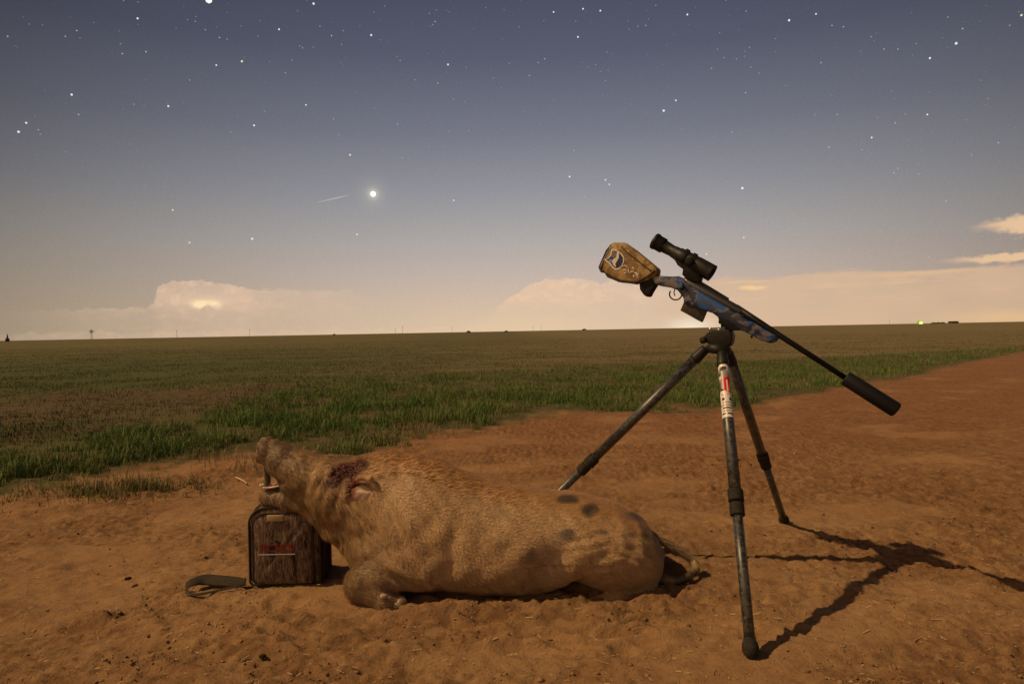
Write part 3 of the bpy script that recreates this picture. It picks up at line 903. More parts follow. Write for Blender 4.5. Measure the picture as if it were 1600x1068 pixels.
# wound: clotted, glistening
blood, b = material("blood")
oc = objco(); nb = noise(oc, 120, 4, .6)
setc(b, 'Base Color', mix(nb, (.035, .005, .005, 1), (.15, .020, .017, 1))); setc(b, 'Roughness', .38)
bump(b, nb, .8, .004)
def surf_y(px, py):
    """march along the sight line to the hide"""
    d = ray(px, py); d = d / d[1]
    ys = np.arange(2.05, 2.45, .002); pts = (np.array([0, 0, CAMH]) + ys[:, None] * d).astype(np.float32)
    f = hog_sdf(pts); i = np.argmax(f < 0)
    return pts[i] if (f < 0).any() else None
bm = bmesh.new()
for i in range(420):
    t = rng.random()
    q = [(540, 735, 22, 9), (560, 728, 11, 7), (547, 757, 6, 16), (522, 744, 9, 7)][rng.choice(4, p=[.5, .2, .2, .1])]
    pt = surf_y(q[0] + np.clip(rng.normal(0, .5), -.9, .9) * q[2], q[1] + np.clip(rng.normal(0, .5), -.9, .9) * q[3])
    if pt is None: continue
    r = rng.uniform(.0035, .0085)
    mt = Matrix.Translation(Vector(pt.tolist())) @ Matrix.Rotation(rng.uniform(0, 6), 4, Vector(rng.normal(0, 1, 3).tolist()).normalized()) @ Matrix.Diagonal((r * rng.uniform(.8, 1.8), r * .8, r * .35, 1))
    bmesh.ops.create_icosphere(bm, subdivisions=2, radius=1, matrix=mt)
bmobj("wound", bm, blood, hog)

# hooves, teeth, gum, tail
horn = simple("horn", (.33, .24, .16), .5, 0, .3, 60)
for (a_p, b_p, r0, r1) in [(C(594, 932, -.262), C(606, 930, -.262), .010, .007), (C(618, 940, -.235), C(636, 945, -.225), .019, .012), (C(614, 945, -.245), C(632, 950, -.24), .016, .010), (C(915, 942, -.20), C(903, 946, -.20), .018, .012)]:
    bm = bmesh.new()
    lathe(bm, a_p, b_p, [(0, r0 * .7), (.2, r0), (.7, r0 * .85), (1, r1 * .6)], 12)
    bmobj("hoof", bm, horn, hog, subsurf=1)
gum = simple("gum", (.42, .24, .18), .35, 0, .25, 60)
tooth = simple("tooth", (.62, .52, .38), .3, 0, .15, 80, .05)
bm = bmesh.new(); tube(bm, catmull([C(411, 762, -.024), C(425, 761, -.026), C(443, 757, -.034), C(455, 754, -.045)], 5), .0075, 10, .6); bmobj("gum", bm, gum, hog)
bm = bmesh.new(); tube(bm, catmull([C(428, 757, .02), C(440, 753, .0), C(452, 752, -.02)], 5), .008, 10, .7); bmobj("tongue", bm, gum, hog)
for i, (qx, qy) in enumerate([(411, 758), (415, 757), (419, 757), (424, 756)]):
    bm = bmesh.new(); lathe(bm, C(qx, qy + 3, -.016 + .004 * (i % 2)), C(qx - 5, qy - 2, -.016), [(0, .004), (.6, .0042), (1, .002)], 8); bmobj("tooth", bm, tooth, hog)
bm = bmesh.new(); tube(bm, catmull([C(437, 758, -.03), C(434, 750, -.036), C(436, 744, -.038)], 4), [.005] * 4 + [.0045, .004, .003, .002, .0012][:5], 8); bmobj("tusk", bm, tooth, hog)
eye_m = simple("eye_surface", (.015, .010, .008), .12, 0, .1, 50, 0)
bm = bmesh.new(); e0 = surf_y(516, 742)
bmesh.ops.create_uvsphere(bm, u_segments=16, v_segments=10, radius=.009, matrix=Matrix.Translation(Vector((float(e0[0]), float(e0[1]) + .004, float(e0[2])))))
bmobj("eye", bm, eye_m, hog)
def gz(px, py, z): return G(px, py, z)
tp = [C(998, 822, .0), C(1021, 838, .0), C(1044, 850, .0), C(1064, 862, .0), gz(1080, 873, .055), gz(1086, 888, .030), gz(1074, 901, .016), gz(1056, 906, .016), gz(1040, 904, .016)]
tpp = catmull(tp, 5); bm = bmesh.new()
tube(bm, tpp, [.017 - .009 * i / (len(tpp) - 1) for i in range(len(tpp))], 12)
tm = bmobj("tail", bm, hide, hog)
tv = np.array([v.co[:] for v in tm.data.vertices]); a = tm.data.attributes.new('col', 'FLOAT_COLOR', 'POINT')
a.data.foreach_set('color', np.tile(np.array([.17, .11, .06, 0], np.float32), (len(tv), 1)).ravel())
# tail bristles
n = 5000; ti_ = rng.random(n) ** .6 * (len(tpp) - 1.01); i0 = ti_.astype(int); fr = (ti_ - i0)[:, None]
TP = np.array(tpp); base_p = TP[i0] * (1 - fr) + TP[i0 + 1] * fr; tg = TP[i0 + 1] - TP[i0]; tg /= np.linalg.norm(tg, axis=1, keepdims=True)
rd = rng.normal(0, 1, (n, 3)); rd -= tg * (rd * tg).sum(1, keepdims=True); rd /= np.linalg.norm(rd, axis=1, keepdims=True)
rr_ = (.016 - .010 * ti_ / len(tpp))[:, None]
p0_ = base_p + rd * rr_ * .9; L_ = rng.uniform(.010, .028, (n, 1)) * (1 + .8 * (ti_ / len(tpp))[:, None]); t_ = p0_ + (tg * .9 + rd * .38) * L_; t_[:, 2] = np.maximum(t_[:, 2], .003)
sd_ = np.cross(tg, rd) * .0007
V = np.stack([p0_ - sd_, p0_ + sd_, t_], 1).reshape(-1, 3); T = np.arange(n * 3).reshape(-1, 3)
cs = np.array([.36, .25, .13]) * rng.uniform(.4, 1.3, (n, 1))
tb = obj_np("tail_bristles", V, T, bris, tm, colors=np.repeat(cs, 3, 0)); tb['kind'] = 'stuff'

# stick propping the jaws
wood = simple("weathered_wood", (.09, .075, .06), .9, 0, .5, 90, .6)
bm = bmesh.new(); tube(bm, catmull([C(418, 728, -.012), C(417, 740, -.014), C(418, 750, -.012), C(417, 762, -.014)], 3), .011, 9)
tag(bmobj("stick", bm, wood), "short dark grey stick wedged upright between the hog's open jaws", "stick")

# ------------------------------------------------------------------ bag
bagx0, bagx1 = -.968, -.708; by0, by1 = 2.285, 2.445; bz1 = .282
bark, b = material("bark_camouflage")
oc = objco()
s1 = noise(mapping(oc, (75, 60, 11)), 1.0, 6, .65, .8); s2 = noise(mapping(oc, (160, 90, 26)), 1.0, 4, .6, .4); s3 = noise(oc, 14, 3, .5)
cc = ramp(s1, [(.30, (.018, .011, .007)), (.42, (.045, .025, .015)), (.49, (.175, .108, .066)), (.55, (.050, .028, .016)), (.62, (.26, .185, .13)), (.68, (.05, .03, .02)), (.78, (.12, .075, .048))])
cc = mix(smooth(s2, .52, .64) * .65, cc, (.25, .175, .125, 1))
cc = mix(smooth(s2, .44, .36) * .7, cc, (.020, .012, .008, 1))
cc = mix(smooth(s3, .58, .72) * .35, cc, (.16, .09, .045, 1))
setc(b, 'Base Color', cc); setc(b, 'Roughness', .9); b.inputs['Specular IOR Level'].default_value = .2
bump(b, noise(oc, 600, 2, .5) + s1, .3, .002)
webbing = simple("dark_webbing", (.042, .031, .022), .85, 0, .3, 300, .5, .2, .15)
tan_m = simple("tan_webbing", (.36, .25, .12), .8, 0, .15, 300, .4)
bag = empty("bag", ((bagx0 + bagx1) / 2, (by0 + by1) / 2, 0), "small bark camouflage bag standing upright under the hog's chin", "bag")
def rounded_outline(x0, x1, z0, z1, rt, rb, n=8):
    pts = []
    for cx, cz, r, a0 in ((x1 - rb, z0 + rb, rb, -90), (x1 - rt, z1 - rt, rt, 0), (x0 + rt, z1 - rt, rt, 90), (x0 + rb, z0 + rb, rb, 180)):
        for i in range(n + 1):
            a = math.radians(a0 + 90 * i / n); pts.append((cx + r * math.cos(a), cz + r * math.sin(a)))
    return pts
def soft_slab(name, outl, y0, y1, puff, mat, parent, rows=8, wav=.0, edge=.012):
    """closed slab with rounded rims and puffed faces"""
    n = len(outl); cx = sum(p[0] for p in outl) / n; cz = sum(p[1] for p in outl) / n
    V = []; rings = []
    seq = [(0.0, 0), (.35, 0), (.65, 0), (.85, 0), (.95, 0), (1.0, 0), (1.0, 1), (1.0, 2), (.95, 3), (.85, 3), (.65, 3), (.35, 3), (0, 3)]
    def yy(s, side): return 0
    R = []
    for i, s in enumerate((.15, .4, .65, .84, .93, .975)):
        R.append((s, y0 - puff * (1 - s ** 2.2) + edge * max(0, (s - .84) / .16) ** 2))
    R += [(1.0, y0 + edge * 1.5)]
    for k in range(1, 6): R.append((1.0 + .012 * math.sin(k * math.pi / 6), y0 + edge * 1.5 + (y1 - y0 - 3 * edge) * k / 6))
    R += [(1.0, y1 - edge * 1.5)]
    for i, s in enumerate((.975, .93, .84, .65, .4, .15)):
        R.append((s, y1 + puff * .5 * (1 - s ** 2.2) - edge * max(0, (s - .84) / .16) ** 2))
    for s, y in R:
        ring = []
        for (px, pz) in outl:
            w = wav * (math.sin(px * 70 + pz * 30) + math.sin(pz * 90 - px * 40))
            V.append((cx + (px - cx) * s, y + w, max(cz + (pz - cz) * s, .0))); ring.append(len(V) - 1)
        rings.append(ring)
    F_ = []
    for a, b_ in zip(rings, rings[1:]):
        for i in range(n): F_.append((a[i], a[(i + 1) % n], b_[(i + 1) % n], b_[i]))
    F_.append(tuple(reversed(rings[0]))); F_.append(tuple(rings[-1]))
    bm = bmesh.new(); vs = [bm.verts.new(v) for v in V]
    for f in F_: bm.faces.new([vs[i] for i in f])
    return bmobj(name, bm, mat, parent, subsurf=1)
soft_slab("bag_body", rounded_outline(bagx0, bagx1, 0, bz1, .070, .020), by0 + .012, by1, .012, bark, bag, wav=.0014)
soft_slab("front_pocket", rounded_outline(bagx0 + .024, bagx1 - .024, .006, bz1 - .022, .048, .018), by0, by0 + .022, .010, bark, bag, wav=.0012, edge=.005)
for nm, mt_, ins, yy_, rr in (("piping", webbing, .003, by0 + .014, .0040), ("piping", webbing, .002, by1 - .014, .004), ("zipper", webbing, -.001, by0 + .075, .009)):
    ol = rounded_outline(bagx0 + ins, bagx1 - ins, 0.0, bz1 - ins, .070, .018)
    ol3 = [(p[0] + .003 * math.sin(p[1] * 40), yy_ + .002 * math.sin(p[1] * 33 + p[0] * 50), p[1]) for p in ol]; bm = bmesh.new(); tube(bm, ol3 + [ol3[0]], rr, 8); bmobj(nm, bm, mt_, bag)
ol = rounded_outline(bagx0 + .022, bagx1 - .022, .006, bz1 - .020, .049, .018)
bm = bmesh.new(); tube(bm, [(p[0], by0 + .004, p[1]) for p in ol] + [(ol[0][0], by0 + .004, ol[0][1])], .0028, 8); bmobj("piping", bm, webbing, bag)
# side straps
for sx_ in (bagx1 + .001,):
    for yb in (by0 + .045, by0 + .115):
        bm = bmesh.new(); tube(bm, [(sx_, yb, .01), (sx_ + .006, yb, .10), (sx_ + .005, yb, .19), (sx_ - .006, yb, .245)], .012, 8, .25, up=(1, 0, 0)); bmobj("side_strap", bm, webbing, bag)
# tan pull tab and carry handle at the top
def boxbm(x0, x1, y0, y1, z0, z1):
    bm = bmesh.new(); bmesh.ops.create_cube(bm, size=1, matrix=Matrix.Translation(((x0 + x1) / 2, (y0 + y1) / 2, (z0 + z1) / 2)) @ Matrix.Diagonal((x1 - x0, y1 - y0, z1 - z0, 1))); return bm
cx = -.858
bmobj("pull_tab", boxbm(cx - .030, cx + .030, by0 - .011, by0 - .005, .236, .260), tan_m, bag, bevel=.003)
bm = bmesh.new(); tube(bm, catmull([(bagx0 + .03, by0 + .06, .262), (bagx0 + .055, by0 + .055, .288), (cx, by0 + .05, .292), (bagx1 - .07, by0 + .055, .288), (bagx1 - .05, by0 + .06, .265)], 5), .013, 8, .22, up=(0, 0, 1)); bmobj("handle", bm, tan_m if False else simple("dusty_webbing", (.22, .16, .10), .85, 0, .3, 200, .4), bag)
# printed badge: black splash, red lettering, white rule
blk = simple("black_print", (.006, .005, .006), .6, 0, .1, 100, 0)
redp = simple("red_print", (.22, .006, .005), .6, 0, .2, 200, 0)
whp = simple("white_print", (.55, .50, .45), .6, 0, .15, 200, 0)
lx, lz, ly = -.856, .136, by0 - .0092
bm = bmesh.new()
ring = [bm.verts.new((lx + math.cos(a) * (.036 + .004 * math.sin(7 * a)), ly, lz + math.sin(a) * (.030 + .003 * math.sin(5 * a)))) for a in np.linspace(0, 2 * math.pi, 48, endpoint=False)]
f = bm.faces.new(ring); ex = bmesh.ops.extrude_face_region(bm, geom=[f]); bmesh.ops.translate(bm, vec=(0, .0035, 0), verts=[v for v in ex['geom'] if isinstance(v, bmesh.types.BMVert)])
logo = bmobj("badge", bm, blk, bag, smooth_=False)
def text_mesh(s, size, mat, name, parent, origin, xa, ya, thick=.0006, sx=1.0):
    cu = bpy.data.curves.new(name, 'FONT'); cu.body = s; cu.size = size; cu.extrude = thick; cu.align_x = 'CENTER'; cu.align_y = 'CENTER'; cu.offset = size * .014
    tmp = bpy.data.objects.new(name + "_t", cu); scene.collection.objects.link(tmp)
    dg = bpy.context.evaluated_depsgraph_get(); me = bpy.data.meshes.new_from_object(tmp.evaluated_get(dg))
    bpy.data.objects.remove(tmp); bpy.data.curves.remove(cu)
    xa = Vector(xa).normalized(); ya = Vector(ya).normalized(); za = xa.cross(ya)
    mm = Matrix.Identity(4)
    for i in range(3): mm[i][0] = xa[i] * sx; mm[i][1] = ya[i]; mm[i][2] = za[i]; mm[i][3] = origin[i]
    me.transform(mm); me.materials.clear(); me.materials.append(mat); me.name = name
    o = bpy.data.objects.new(name, me); return link(o, parent)
text_mesh("FOES", .040, redp, "lettering", logo, (lx, ly - .0012, lz + .004), (1, 0, 0), (0, 0, 1), .0006, 1.38)
bmobj("rule", boxbm(lx - .066, lx + .066, ly - .0018, ly - .0004, lz - .0190, lz - .0155), whp, logo, smooth_=False)
bmobj("rule", boxbm(lx - .067, lx - .0655, ly - .0018, ly - .0004, lz - .0150, lz - .004), whp, logo, smooth_=False)
# shoulder strap lying in the dust to the left
sp_ = [G(384, 912, .012), G(362, 917, .012), G(335, 923, .008), G(310, 928, .007), G(296, 927, .007), G(292, 919, .012), G(303, 909, .020), G(320, 905, .020), G(345, 907, .018), G(372, 909, .014), G(384, 908, .015)]
bm = bmesh.new()
sp2 = catmull(sp_, 5); R_ = []
for i, q in enumerate(sp2):
    t = i / (len(sp2) - 1)
    R_.append(.005 + .017 * sstep(.50, .58, t) * (1 - .4 * sstep(.85, .98, t)))
tube(bm, sp2, R_, 8, .18, up=(0, -.6, .8)); bmobj("shoulder_strap", bm, simple("olive_webbing", (.036, .030, .019), .85, 0, .3, 200, .5, .2, .25), bag)

# ------------------------------------------------------------------ rifle frame of reference: a vertical plane through butt and muzzle
RB = P(940, 405, 2.60); RM = P(1400, 635, 2.10)
e1 = RM - RB; e1[2] = 0; e1 /= np.linalg.norm(e1); e3 = np.cross(e1, [0, 0, 1.0])   # e3 points to the viewer side
if e3[1] > 0: e3 = -e3
def R(px, py, off=0.0):
    """point in the rifle's plane moved off metres towards the near side"""
    d = ray(px, py); o = np.array([0, 0, CAMH]); pl = RB + e3 * off
    t = ((pl - o) @ e3) / (d @ e3); return o + d * t
def slab(name, pxs, t0, t1, mat, parent, bevel=.003, seg=2, at=0.0, sm=True):
    """outline measured on the near face, extruded from offset t0 to t1 along the plane normal"""
    pts = [R(x_, y_, at) for x_, y_ in pxs]
    pts = [p - e3 * at for p in pts]
    bm = bmesh.new()
    a = [bm.verts.new(p + e3 * t0) for p in pts]; b_ = [bm.verts.new(p + e3 * t1) for p in pts]
    n = len(pts); bm.faces.new(a); bm.faces.new(list(reversed(b_)))
    for i in range(n): bm.faces.new((a[i], b_[i], b_[(i + 1) % n], a[(i + 1) % n]))
    return bmobj(name, bm, mat, parent, sm, bevel, seg)
def s(pts, ox, oy, k): return [(ox + a / k, oy + b_ / k) for a, b_ in pts]

rifle = empty("rifle", R(1125, 505), "bolt-action rifle with blue camouflage stock clamped on top of the tripod, muzzle down", "rifle")
black = simple("black_metal", (.008, .008, .008), .5, .2, .3, 60, .15, .25, .03)
rub = simple("black_rubber", (.013, .012, .011), .75, 0, .3, 60, .3, .2, .08)
stockm, b = material("stock_paint")
ge = E.nt.nodes.new('ShaderNodeNewGeometry'); pos = E(ge.outputs['Position'])
c1 = noise(mapping(pos, (1, 1, 1.6), (0, .5, 0)), 15, 3, .5, .6); c2 = noise(mapping(pos, (1, 1, 1.6), (0, .5, 0)), 22, 3, .5, .5)
cc = mix(smooth(c1, .53, .57), (.150, .122, .115, 1), (.040, .042, .060, 1))
cc = mix(smooth(c2, .49, .54), cc, (.024, .085, .27, 1)); cc = mix(smooth(c2, .60, .63), cc, (.010, .014, .035, 1))
# brighter blue belly just ahead of the magazine
ctr = R(1108, 474); dv = E.nt.nodes.new('ShaderNodeVectorMath'); dv.operation = 'DISTANCE'; E.nt.links.new(pos.s, dv.inputs[0]); dv.inputs[1].default_value = tuple(ctr)
cc = mix(smooth(E(dv.outputs['Value']) + (c1 - .5) * .30 + (c2 - .5) * .2, .052, .030), cc, mix(smooth(c2, .44, .50), (.012, .085, .28, 1), (.035, .060, .12, 1)))
cc = mix(smooth(c1 + (c2 - .5), .55, .60) * .85, cc, (.012, .015, .03, 1))
setc(b, 'Base Color', cc); setc(b, 'Roughness', .30)
stock_px = [(1018, 432), (1028, 430), (1044, 431.5), (1060, 431.5), (1070, 437), (1072, 442.5), (1100, 459), (1150, 488), (1216, 526.7), (1213, 533.5), (1204, 536.6), (1187, 531), (1173, 523), (1160, 517), (1151, 513), (1140, 505), (1121, 495), (1113, 489), (1103, 486), (1067, 472), (1068, 466), (1058, 453), (1047, 449), (1034, 447), (1022, 444)]
stock = slab("stock", stock_px, -.024, .024, stockm, rifle, .009, 3, at=.024)
slab("grip", [(1027, 431), (1025, 445), (1018, 456), (1014, 464.5), (1006, 462), (999, 452), (998, 443), (1001, 438), (1012, 432)], -.020, .020, rub, rifle, .008, 3, at=.02)
cover_m, b = material("tan_canvas")
oc = E(E.nt.nodes.new('ShaderNodeNewGeometry').outputs['Position'])
na = noise(oc, 26, 4, .6, .8); nb_ = noise(oc, 9, 3, .5)
cc = mix(smooth(na, .38, .60), (.19, .115, .040, 1), (.40, .27, .11, 1)); cc = mix(smooth(nb_, .50, .60) * .6, cc, (.13, .065, .02, 1)); cc = mix(smooth(noise(oc, 55, 4, .7), .56, .66) * .6, cc, (.52, .35, .14, 1))
setc(b, 'Base Color', cc); setc(b, 'Roughness', .7); bump(b, na + nb_, .6, .006)
cover = slab("stock_cover", [(956, 378.5), (974, 378.5), (990, 389.5), (1008, 404), (1027, 420), (1026, 429), (1012, 437), (1000, 441), (985, 440), (970, 438.6), (958, 433), (947, 428), (940, 420), (943, 404), (950, 391)], -.026, .030, cover_m, rifle, .007, 3, at=.03)
slab("recoil_pad", [(946, 391), (954, 381), (960, 379), (961, 384), (950, 400), (941, 421), (937, 420), (934.5, 417)], -.020, .022, rub, rifle, .003, at=.022)
slab("cover_flap", [(934, 417.5), (941, 416), (948, 424), (960, 431), (980, 438), (1000, 440), (990, 443.5), (976, 441.5), (966, 440.5), (956, 436), (948, 433), (944, 426), (938, 425.5)], -.026, .027, simple("dark_canvas", (.05, .032, .014), .85, 0, .4, 60, .6), rifle, .004, at=.027)
bm = bmesh.new(); tube(bm, catmull([R(*q, .031) for q in s([(545, 190), (640, 300), (760, 400), (940, 540), (1180, 720)], 930, 370, 13.35)], 4), .0022, 6); bmobj("seam", bm, bpy.data.materials["dark_canvas"], cover)
bm = bmesh.new(); tube(bm, catmull([R(*q, .031) for q in s([(1240, 700), (1130, 800), (980, 880), (880, 930)], 930, 370, 13.35)], 4), .0045, 6); bmobj("binding", bm, bpy.data.materials["dark_canvas"], cover)
bm = bmesh.new(); tube(bm, catmull([R(*q, .028) for q in s([(330, 210), (250, 350), (170, 500), (110, 640)], 930, 370, 13.35)], 4), .0040, 6); bmobj("edge_strap", bm, simple("worn_metal", (.30, .28, .26), .3, .7, .3, 60, .1), cover)
# emblem on the cover
navy = simple("navy_print", (.010, .018, .085), .5, 0, .1, 80, 0); ltb = simple("light_blue_print", (.20, .24, .50), .5, 0, .1, 80, 0)
wh2 = simple("white_thread", (.72, .66, .56), .6, 0, .1, 80, 0); grp = simple("grey_print", (.16, .15, .17), .6, 0, .2, 80, 0)
K = 13.35
def cov(pts): return s(pts, 930, 370, K)
sh = slab("emblem", cov([(180, 470), (250, 445), (300, 400), (325, 330), (335, 250), (420, 255), (490, 300), (560, 350), (605, 430), (600, 520), (560, 610), (500, 675), (430, 695), (370, 660), (320, 590), (240, 520)]), .0300, .0312, wh2, cover, 0, at=.031, sm=False)
slab("emblem_field", cov([(225, 475), (290, 440), (335, 390), (355, 290), (430, 290), (520, 350), (578, 430), (575, 515), (540, 600), (490, 640), (420, 655), (375, 620), (330, 560), (260, 500)]), .0312, .0318, navy, cover, 0, at=.0318, sm=False)
slab("emblem_mark", cov([(265, 490), (335, 455), (355, 500), (325, 555)]), .0318, .0323, ltb, cover, 0, at=.032, sm=False)
slab("emblem_mark", cov([(345, 350), (360, 280), (440, 290), (445, 400), (400, 440), (345, 430)]), .0318, .0323, grp, cover, 0, at=.032, sm=False)
slab("emblem_mark", cov([(365, 470), (440, 420), (455, 300), (500, 330), (490, 440), (450, 510), (420, 560), (435, 640), (380, 590), (350, 520)]), .0323, .0328, wh2, cover, 0, at=.0325, sm=False)
strokes = [[(575, 620), (620, 595), (715, 660)], [(585, 690), (650, 690), (640, 760)], [(700, 680), (690, 735), (760, 775)], [(770, 640), (815, 660), (800, 730), (740, 730)], [(820, 740), (935, 800)], [(800, 800), (815, 862)], [(850, 790), (905, 815), (880, 850), (925, 845)], [(610, 770), (655, 740)]]
for st_ in strokes:
    bm = bmesh.new(); tube(bm, [R(*q, .0305) for q in cov(st_)], .0019, 6); bmobj("lettering", bm, wh2, cover)
# barrel, receiver, bolt, rail
bm = bmesh.new(); lathe(bm, R(1150, 480), R(1323, 591.3), [(0, .0125), (.25, .0115), (.4, .0100), (1, .0092)], 20); barrel = bmobj("barrel", bm, black, rifle)
bm = bmesh.new(); lathe(bm, R(1068, 437), R(1160, 488.5), [(0, .010), (.04, .016), (.2, .017), (.96, .017), (1, .012)], 20); bmobj("receiver", bm, simple("receiver_metal", (.10, .095, .09), .35, .6, .2, 60, .1, .5), rifle, bevel=0)
bm = bmesh.new(); lathe(bm, R(1056, 433.5), R(1070, 441), [(0, .006), (.2, .010), (1, .012)], 14); bmobj("bolt", bm, black, rifle)
bm = bmesh.new(); tube(bm, [R(1066, 440, .012), R(1067, 445, .035), R(1066, 449, .05)], [.004, .0035, .0035], 8); bmesh.ops.create_uvsphere(bm, u_segments=12, v_segments=8, radius=.0085, matrix=Matrix.Translation(Vector(R(1066, 450, .055)))); bmobj("bolt_handle", bm, black, rifle)
ra, rb_ = R(1088, 438.5), R(1137.5, 468.5)
bm = bmesh.new(); dd_ = Vector(rb_ - ra); L = dd_.length; d = dd_.normalized(); nrm = Vector(e3); up = nrm.cross(d); up = up if up.z > 0 else -up
def obox(bm, c, hx, hy, hz, ax, ay, az):
    m = Matrix.Identity(4)
    for i in range(3): m[i][0] = ax[i] * hx * 2; m[i][1] = ay[i] * hy * 2; m[i][2] = az[i] * hz * 2; m[i][3] = c[i]
    bmesh.ops.create_cube(bm, size=1, matrix=m)
obox(bm, Vector(ra) + d * L / 2 - up * .002, L / 2, .0105, .0060, d, nrm, up)
nt_ = 17
for i in range(nt_): obox(bm, Vector(ra) + d * (L * (i + .5) / nt_) + up * .0055, L / nt_ * .27, .0105, .0022, d, nrm, up)
bmobj("scope_rail", bm, black, rifle, False, .0006, 1)
slab("magazine", [(1069, 466), (1070.5, 467), (1063, 485), (1076, 492), (1088, 499), (1096, 503), (1102, 489), (1104, 484)], -.011, .013, simple("magazine_polymer", (.035, .032, .024), .6, 0, .3, 60, .3, .35, .2), rifle, .002, at=.013)
gc = (1055.7, 459.5)
bm = bmesh.new(); tube(bm, [R(gc[0] + 9.6 * math.cos(a), gc[1] + 8.6 * math.sin(a)) for a in np.linspace(math.radians(-160), math.radians(40), 16)][::-1] if False else [R(gc[0] + 9.6 * math.cos(a), gc[1] + 8.8 * math.sin(a)) for a in np.linspace(math.radians(-10), math.radians(215), 18)], .0028, 8, 1.0); bmobj("trigger_guard", bm, black, rifle)
bm = bmesh.new(); tube(bm, [R(1054.5, 451), R(1053, 457), R(1054.5, 462)], .0022, 8); bmobj("trigger", bm, black, rifle)
# suppressor
bm = bmesh.new(); lathe(bm, R(1320, 589.6), R(1402, 641.5), [(0, .010), (.005, .0235), (.03, .0255), (.96, .0258), (.985, .024), (1, .018), (1.0, .007), (.93, .006)], 32)
bmobj("suppressor", bm, simple("suppressor_finish", (.007, .007, .008), .62, 0, .25, 50, .2, .25), rifle, bevel=0)
# thermal scope
sA, sB = R(1022.5, 376.2), R(1113, 427)
bm = bmesh.new(); lathe(bm, sA, sB, [(0.04, .020), (0, .027), (0, .0320), (.04, .0322), (.06, .029), (.07, .0268), (.20, .0240), (.33, .0215), (.335, .0232), (.42, .0250), (.43, .0275), (.52, .0295), (.57, .0300), (.575, .0285), (.59, .0285), (.60, .0300), (.70, .0302), (.705, .0300), (.73, .0300), (.74, .0312), (.93, .0318), (.985, .0318), (1.0, .0325), (1.0, .029), (.95, .028)], 32)
scope = bmobj("scope", bm, simple("scope_finish", (.011, .010, .008), .5, 0, .35, 50, .25, .3, .05), rifle)
glass = simple("lens_glass", (.02, .02, .03), .05, 0, 0, 20, 0)
bm = bmesh.new(); lathe(bm, Vector(sA).lerp(Vector(sB), .95), Vector(sA).lerp(Vector(sB), .955), [(0, .030), (1, .029)], 24); bmobj("lens", bm, glass, scope)
ax_ = Vector(sB - sA).normalized()
for tpos in (.52, .65):
    c = Vector(sA).lerp(Vector(sB), tpos); upv = Vector(e3).cross(ax_); upv = upv if upv.z > 0 else -upv
    bm = bmesh.new(); lathe(bm, c + upv * .026, c + upv * .0345, [(0, .009), (1, .0085)], 14); bmobj("knob", bm, rub, scope)
c = Vector(sA).lerp(Vector(sB), .655); bm = bmesh.new(); lathe(bm, c + Vector(e3) * .026, c + Vector(e3) * .045, [(0, .015), (.9, .0145), (1, .012)], 20); bmobj("knob", bm, rub, scope)
for i in range(5):
    c = Vector(sA).lerp(Vector(sB), .075 + i * .02); bm = bmesh.new(); lathe(bm, c - ax_ * .001, c + ax_ * .001, [(0, .0296), (1, .0296)], 24); bmobj("eyepiece_rib", bm, rub, scope)
slab("scope_mount", s([(470, 520), (530, 640), (545, 665), (640, 735), (625, 830), (700, 905), (830, 950), (930, 960), (960, 900), (900, 760), (700, 620)], 1010, 355, 11.24), -.017, .019, black, rifle, .002, at=.019)
# forend bracket into the tripod's clamp
slab("mount_bracket", s([(310, 120), (350, 190), (345, 265), (430, 300), (450, 340), (560, 390), (700, 385), (725, 340), (590, 270)], 1090, 480, 10.68), -.020, .021, black, rifle, .002, at=.021)
bm = bmesh.new(); tube(bm, [R(1174, 524, 0), R(1175, 528, 0)], .004, 8); bmobj("sling_stud", bm, black, rifle)

# ------------------------------------------------------------------ tripod
carbon, b = material("carbon_tube")
oc = E(E.nt.nodes.new('ShaderNodeNewGeometry').outputs['Position'])
ca = noise(mapping(oc, (1, 1, 1)), 45, 4, .6, .5); cb = noise(oc, 130, 3, .6)
cc = mix(smooth(ca, .47, .54), (.010, .009, .008, 1), (.050, .046, .036, 1)); cc = mix(smooth(cb, .56, .68) * .7, cc, (.15, .135, .105, 1))
setc(b, 'Base Color', cc); setc(b, 'Roughness', E.m('ADD', (cb - .5) * .3, .50, clamp=True)); b.inputs['Specular IOR Level'].default_value = .6
b.inputs['Coat Weight'].default_value = .5; b.inputs['Coat Roughness'].default_value = .36
bump(b, ca + cb, .15, .003)
headm = simple("tripod_head_metal", (.013, .013, .010), .5, .1, .3, 60, .2, .3, .06)
grip_r = simple("grip_rubber", (.020, .018, .014), .8, 0, .3, 90, .4, .2, .15)
tripod = empty("tripod", (.757, 2.36, 0), "tall dark carbon tripod standing on the dirt behind the hog, holding the rifle", "tripod")
HD = 2.365
slab("head", s([(90, 515), (125, 455), (170, 410), (215, 372), (300, 380), (440, 360), (530, 372), (560, 420), (580, 480), (565, 560), (540, 640), (470, 665), (330, 650), (230, 640), (160, 600)], 1090, 480, 10.68), -.036, .030, headm, tripod, .006, 3, at=.03)
bm = bmesh.new(); q0 = P(1122, 553, 2.365); q1 = P(1124, 538, 2.365)
lathe(bm, q0, q1, [(0, .036), (.25, .046), (.7, .046), (1, .034)], 28); bmobj("base_plate", bm, headm, tripod)
bm = bmesh.new(); lathe(bm, R(1133, 518), R(1134, 506), [(0, .020), (.3, .022), (.35, .016), (1, .018)], 18); bmobj("clamp", bm, headm, tripod)
bm = bmesh.new(); lathe(bm, R(1104, 530, .02), R(1096, 532, .035), [(0, .006), (.3, .006), (.32, .013), (1, .012)], 14); bmobj("knob", bm, grip_r, tripod)
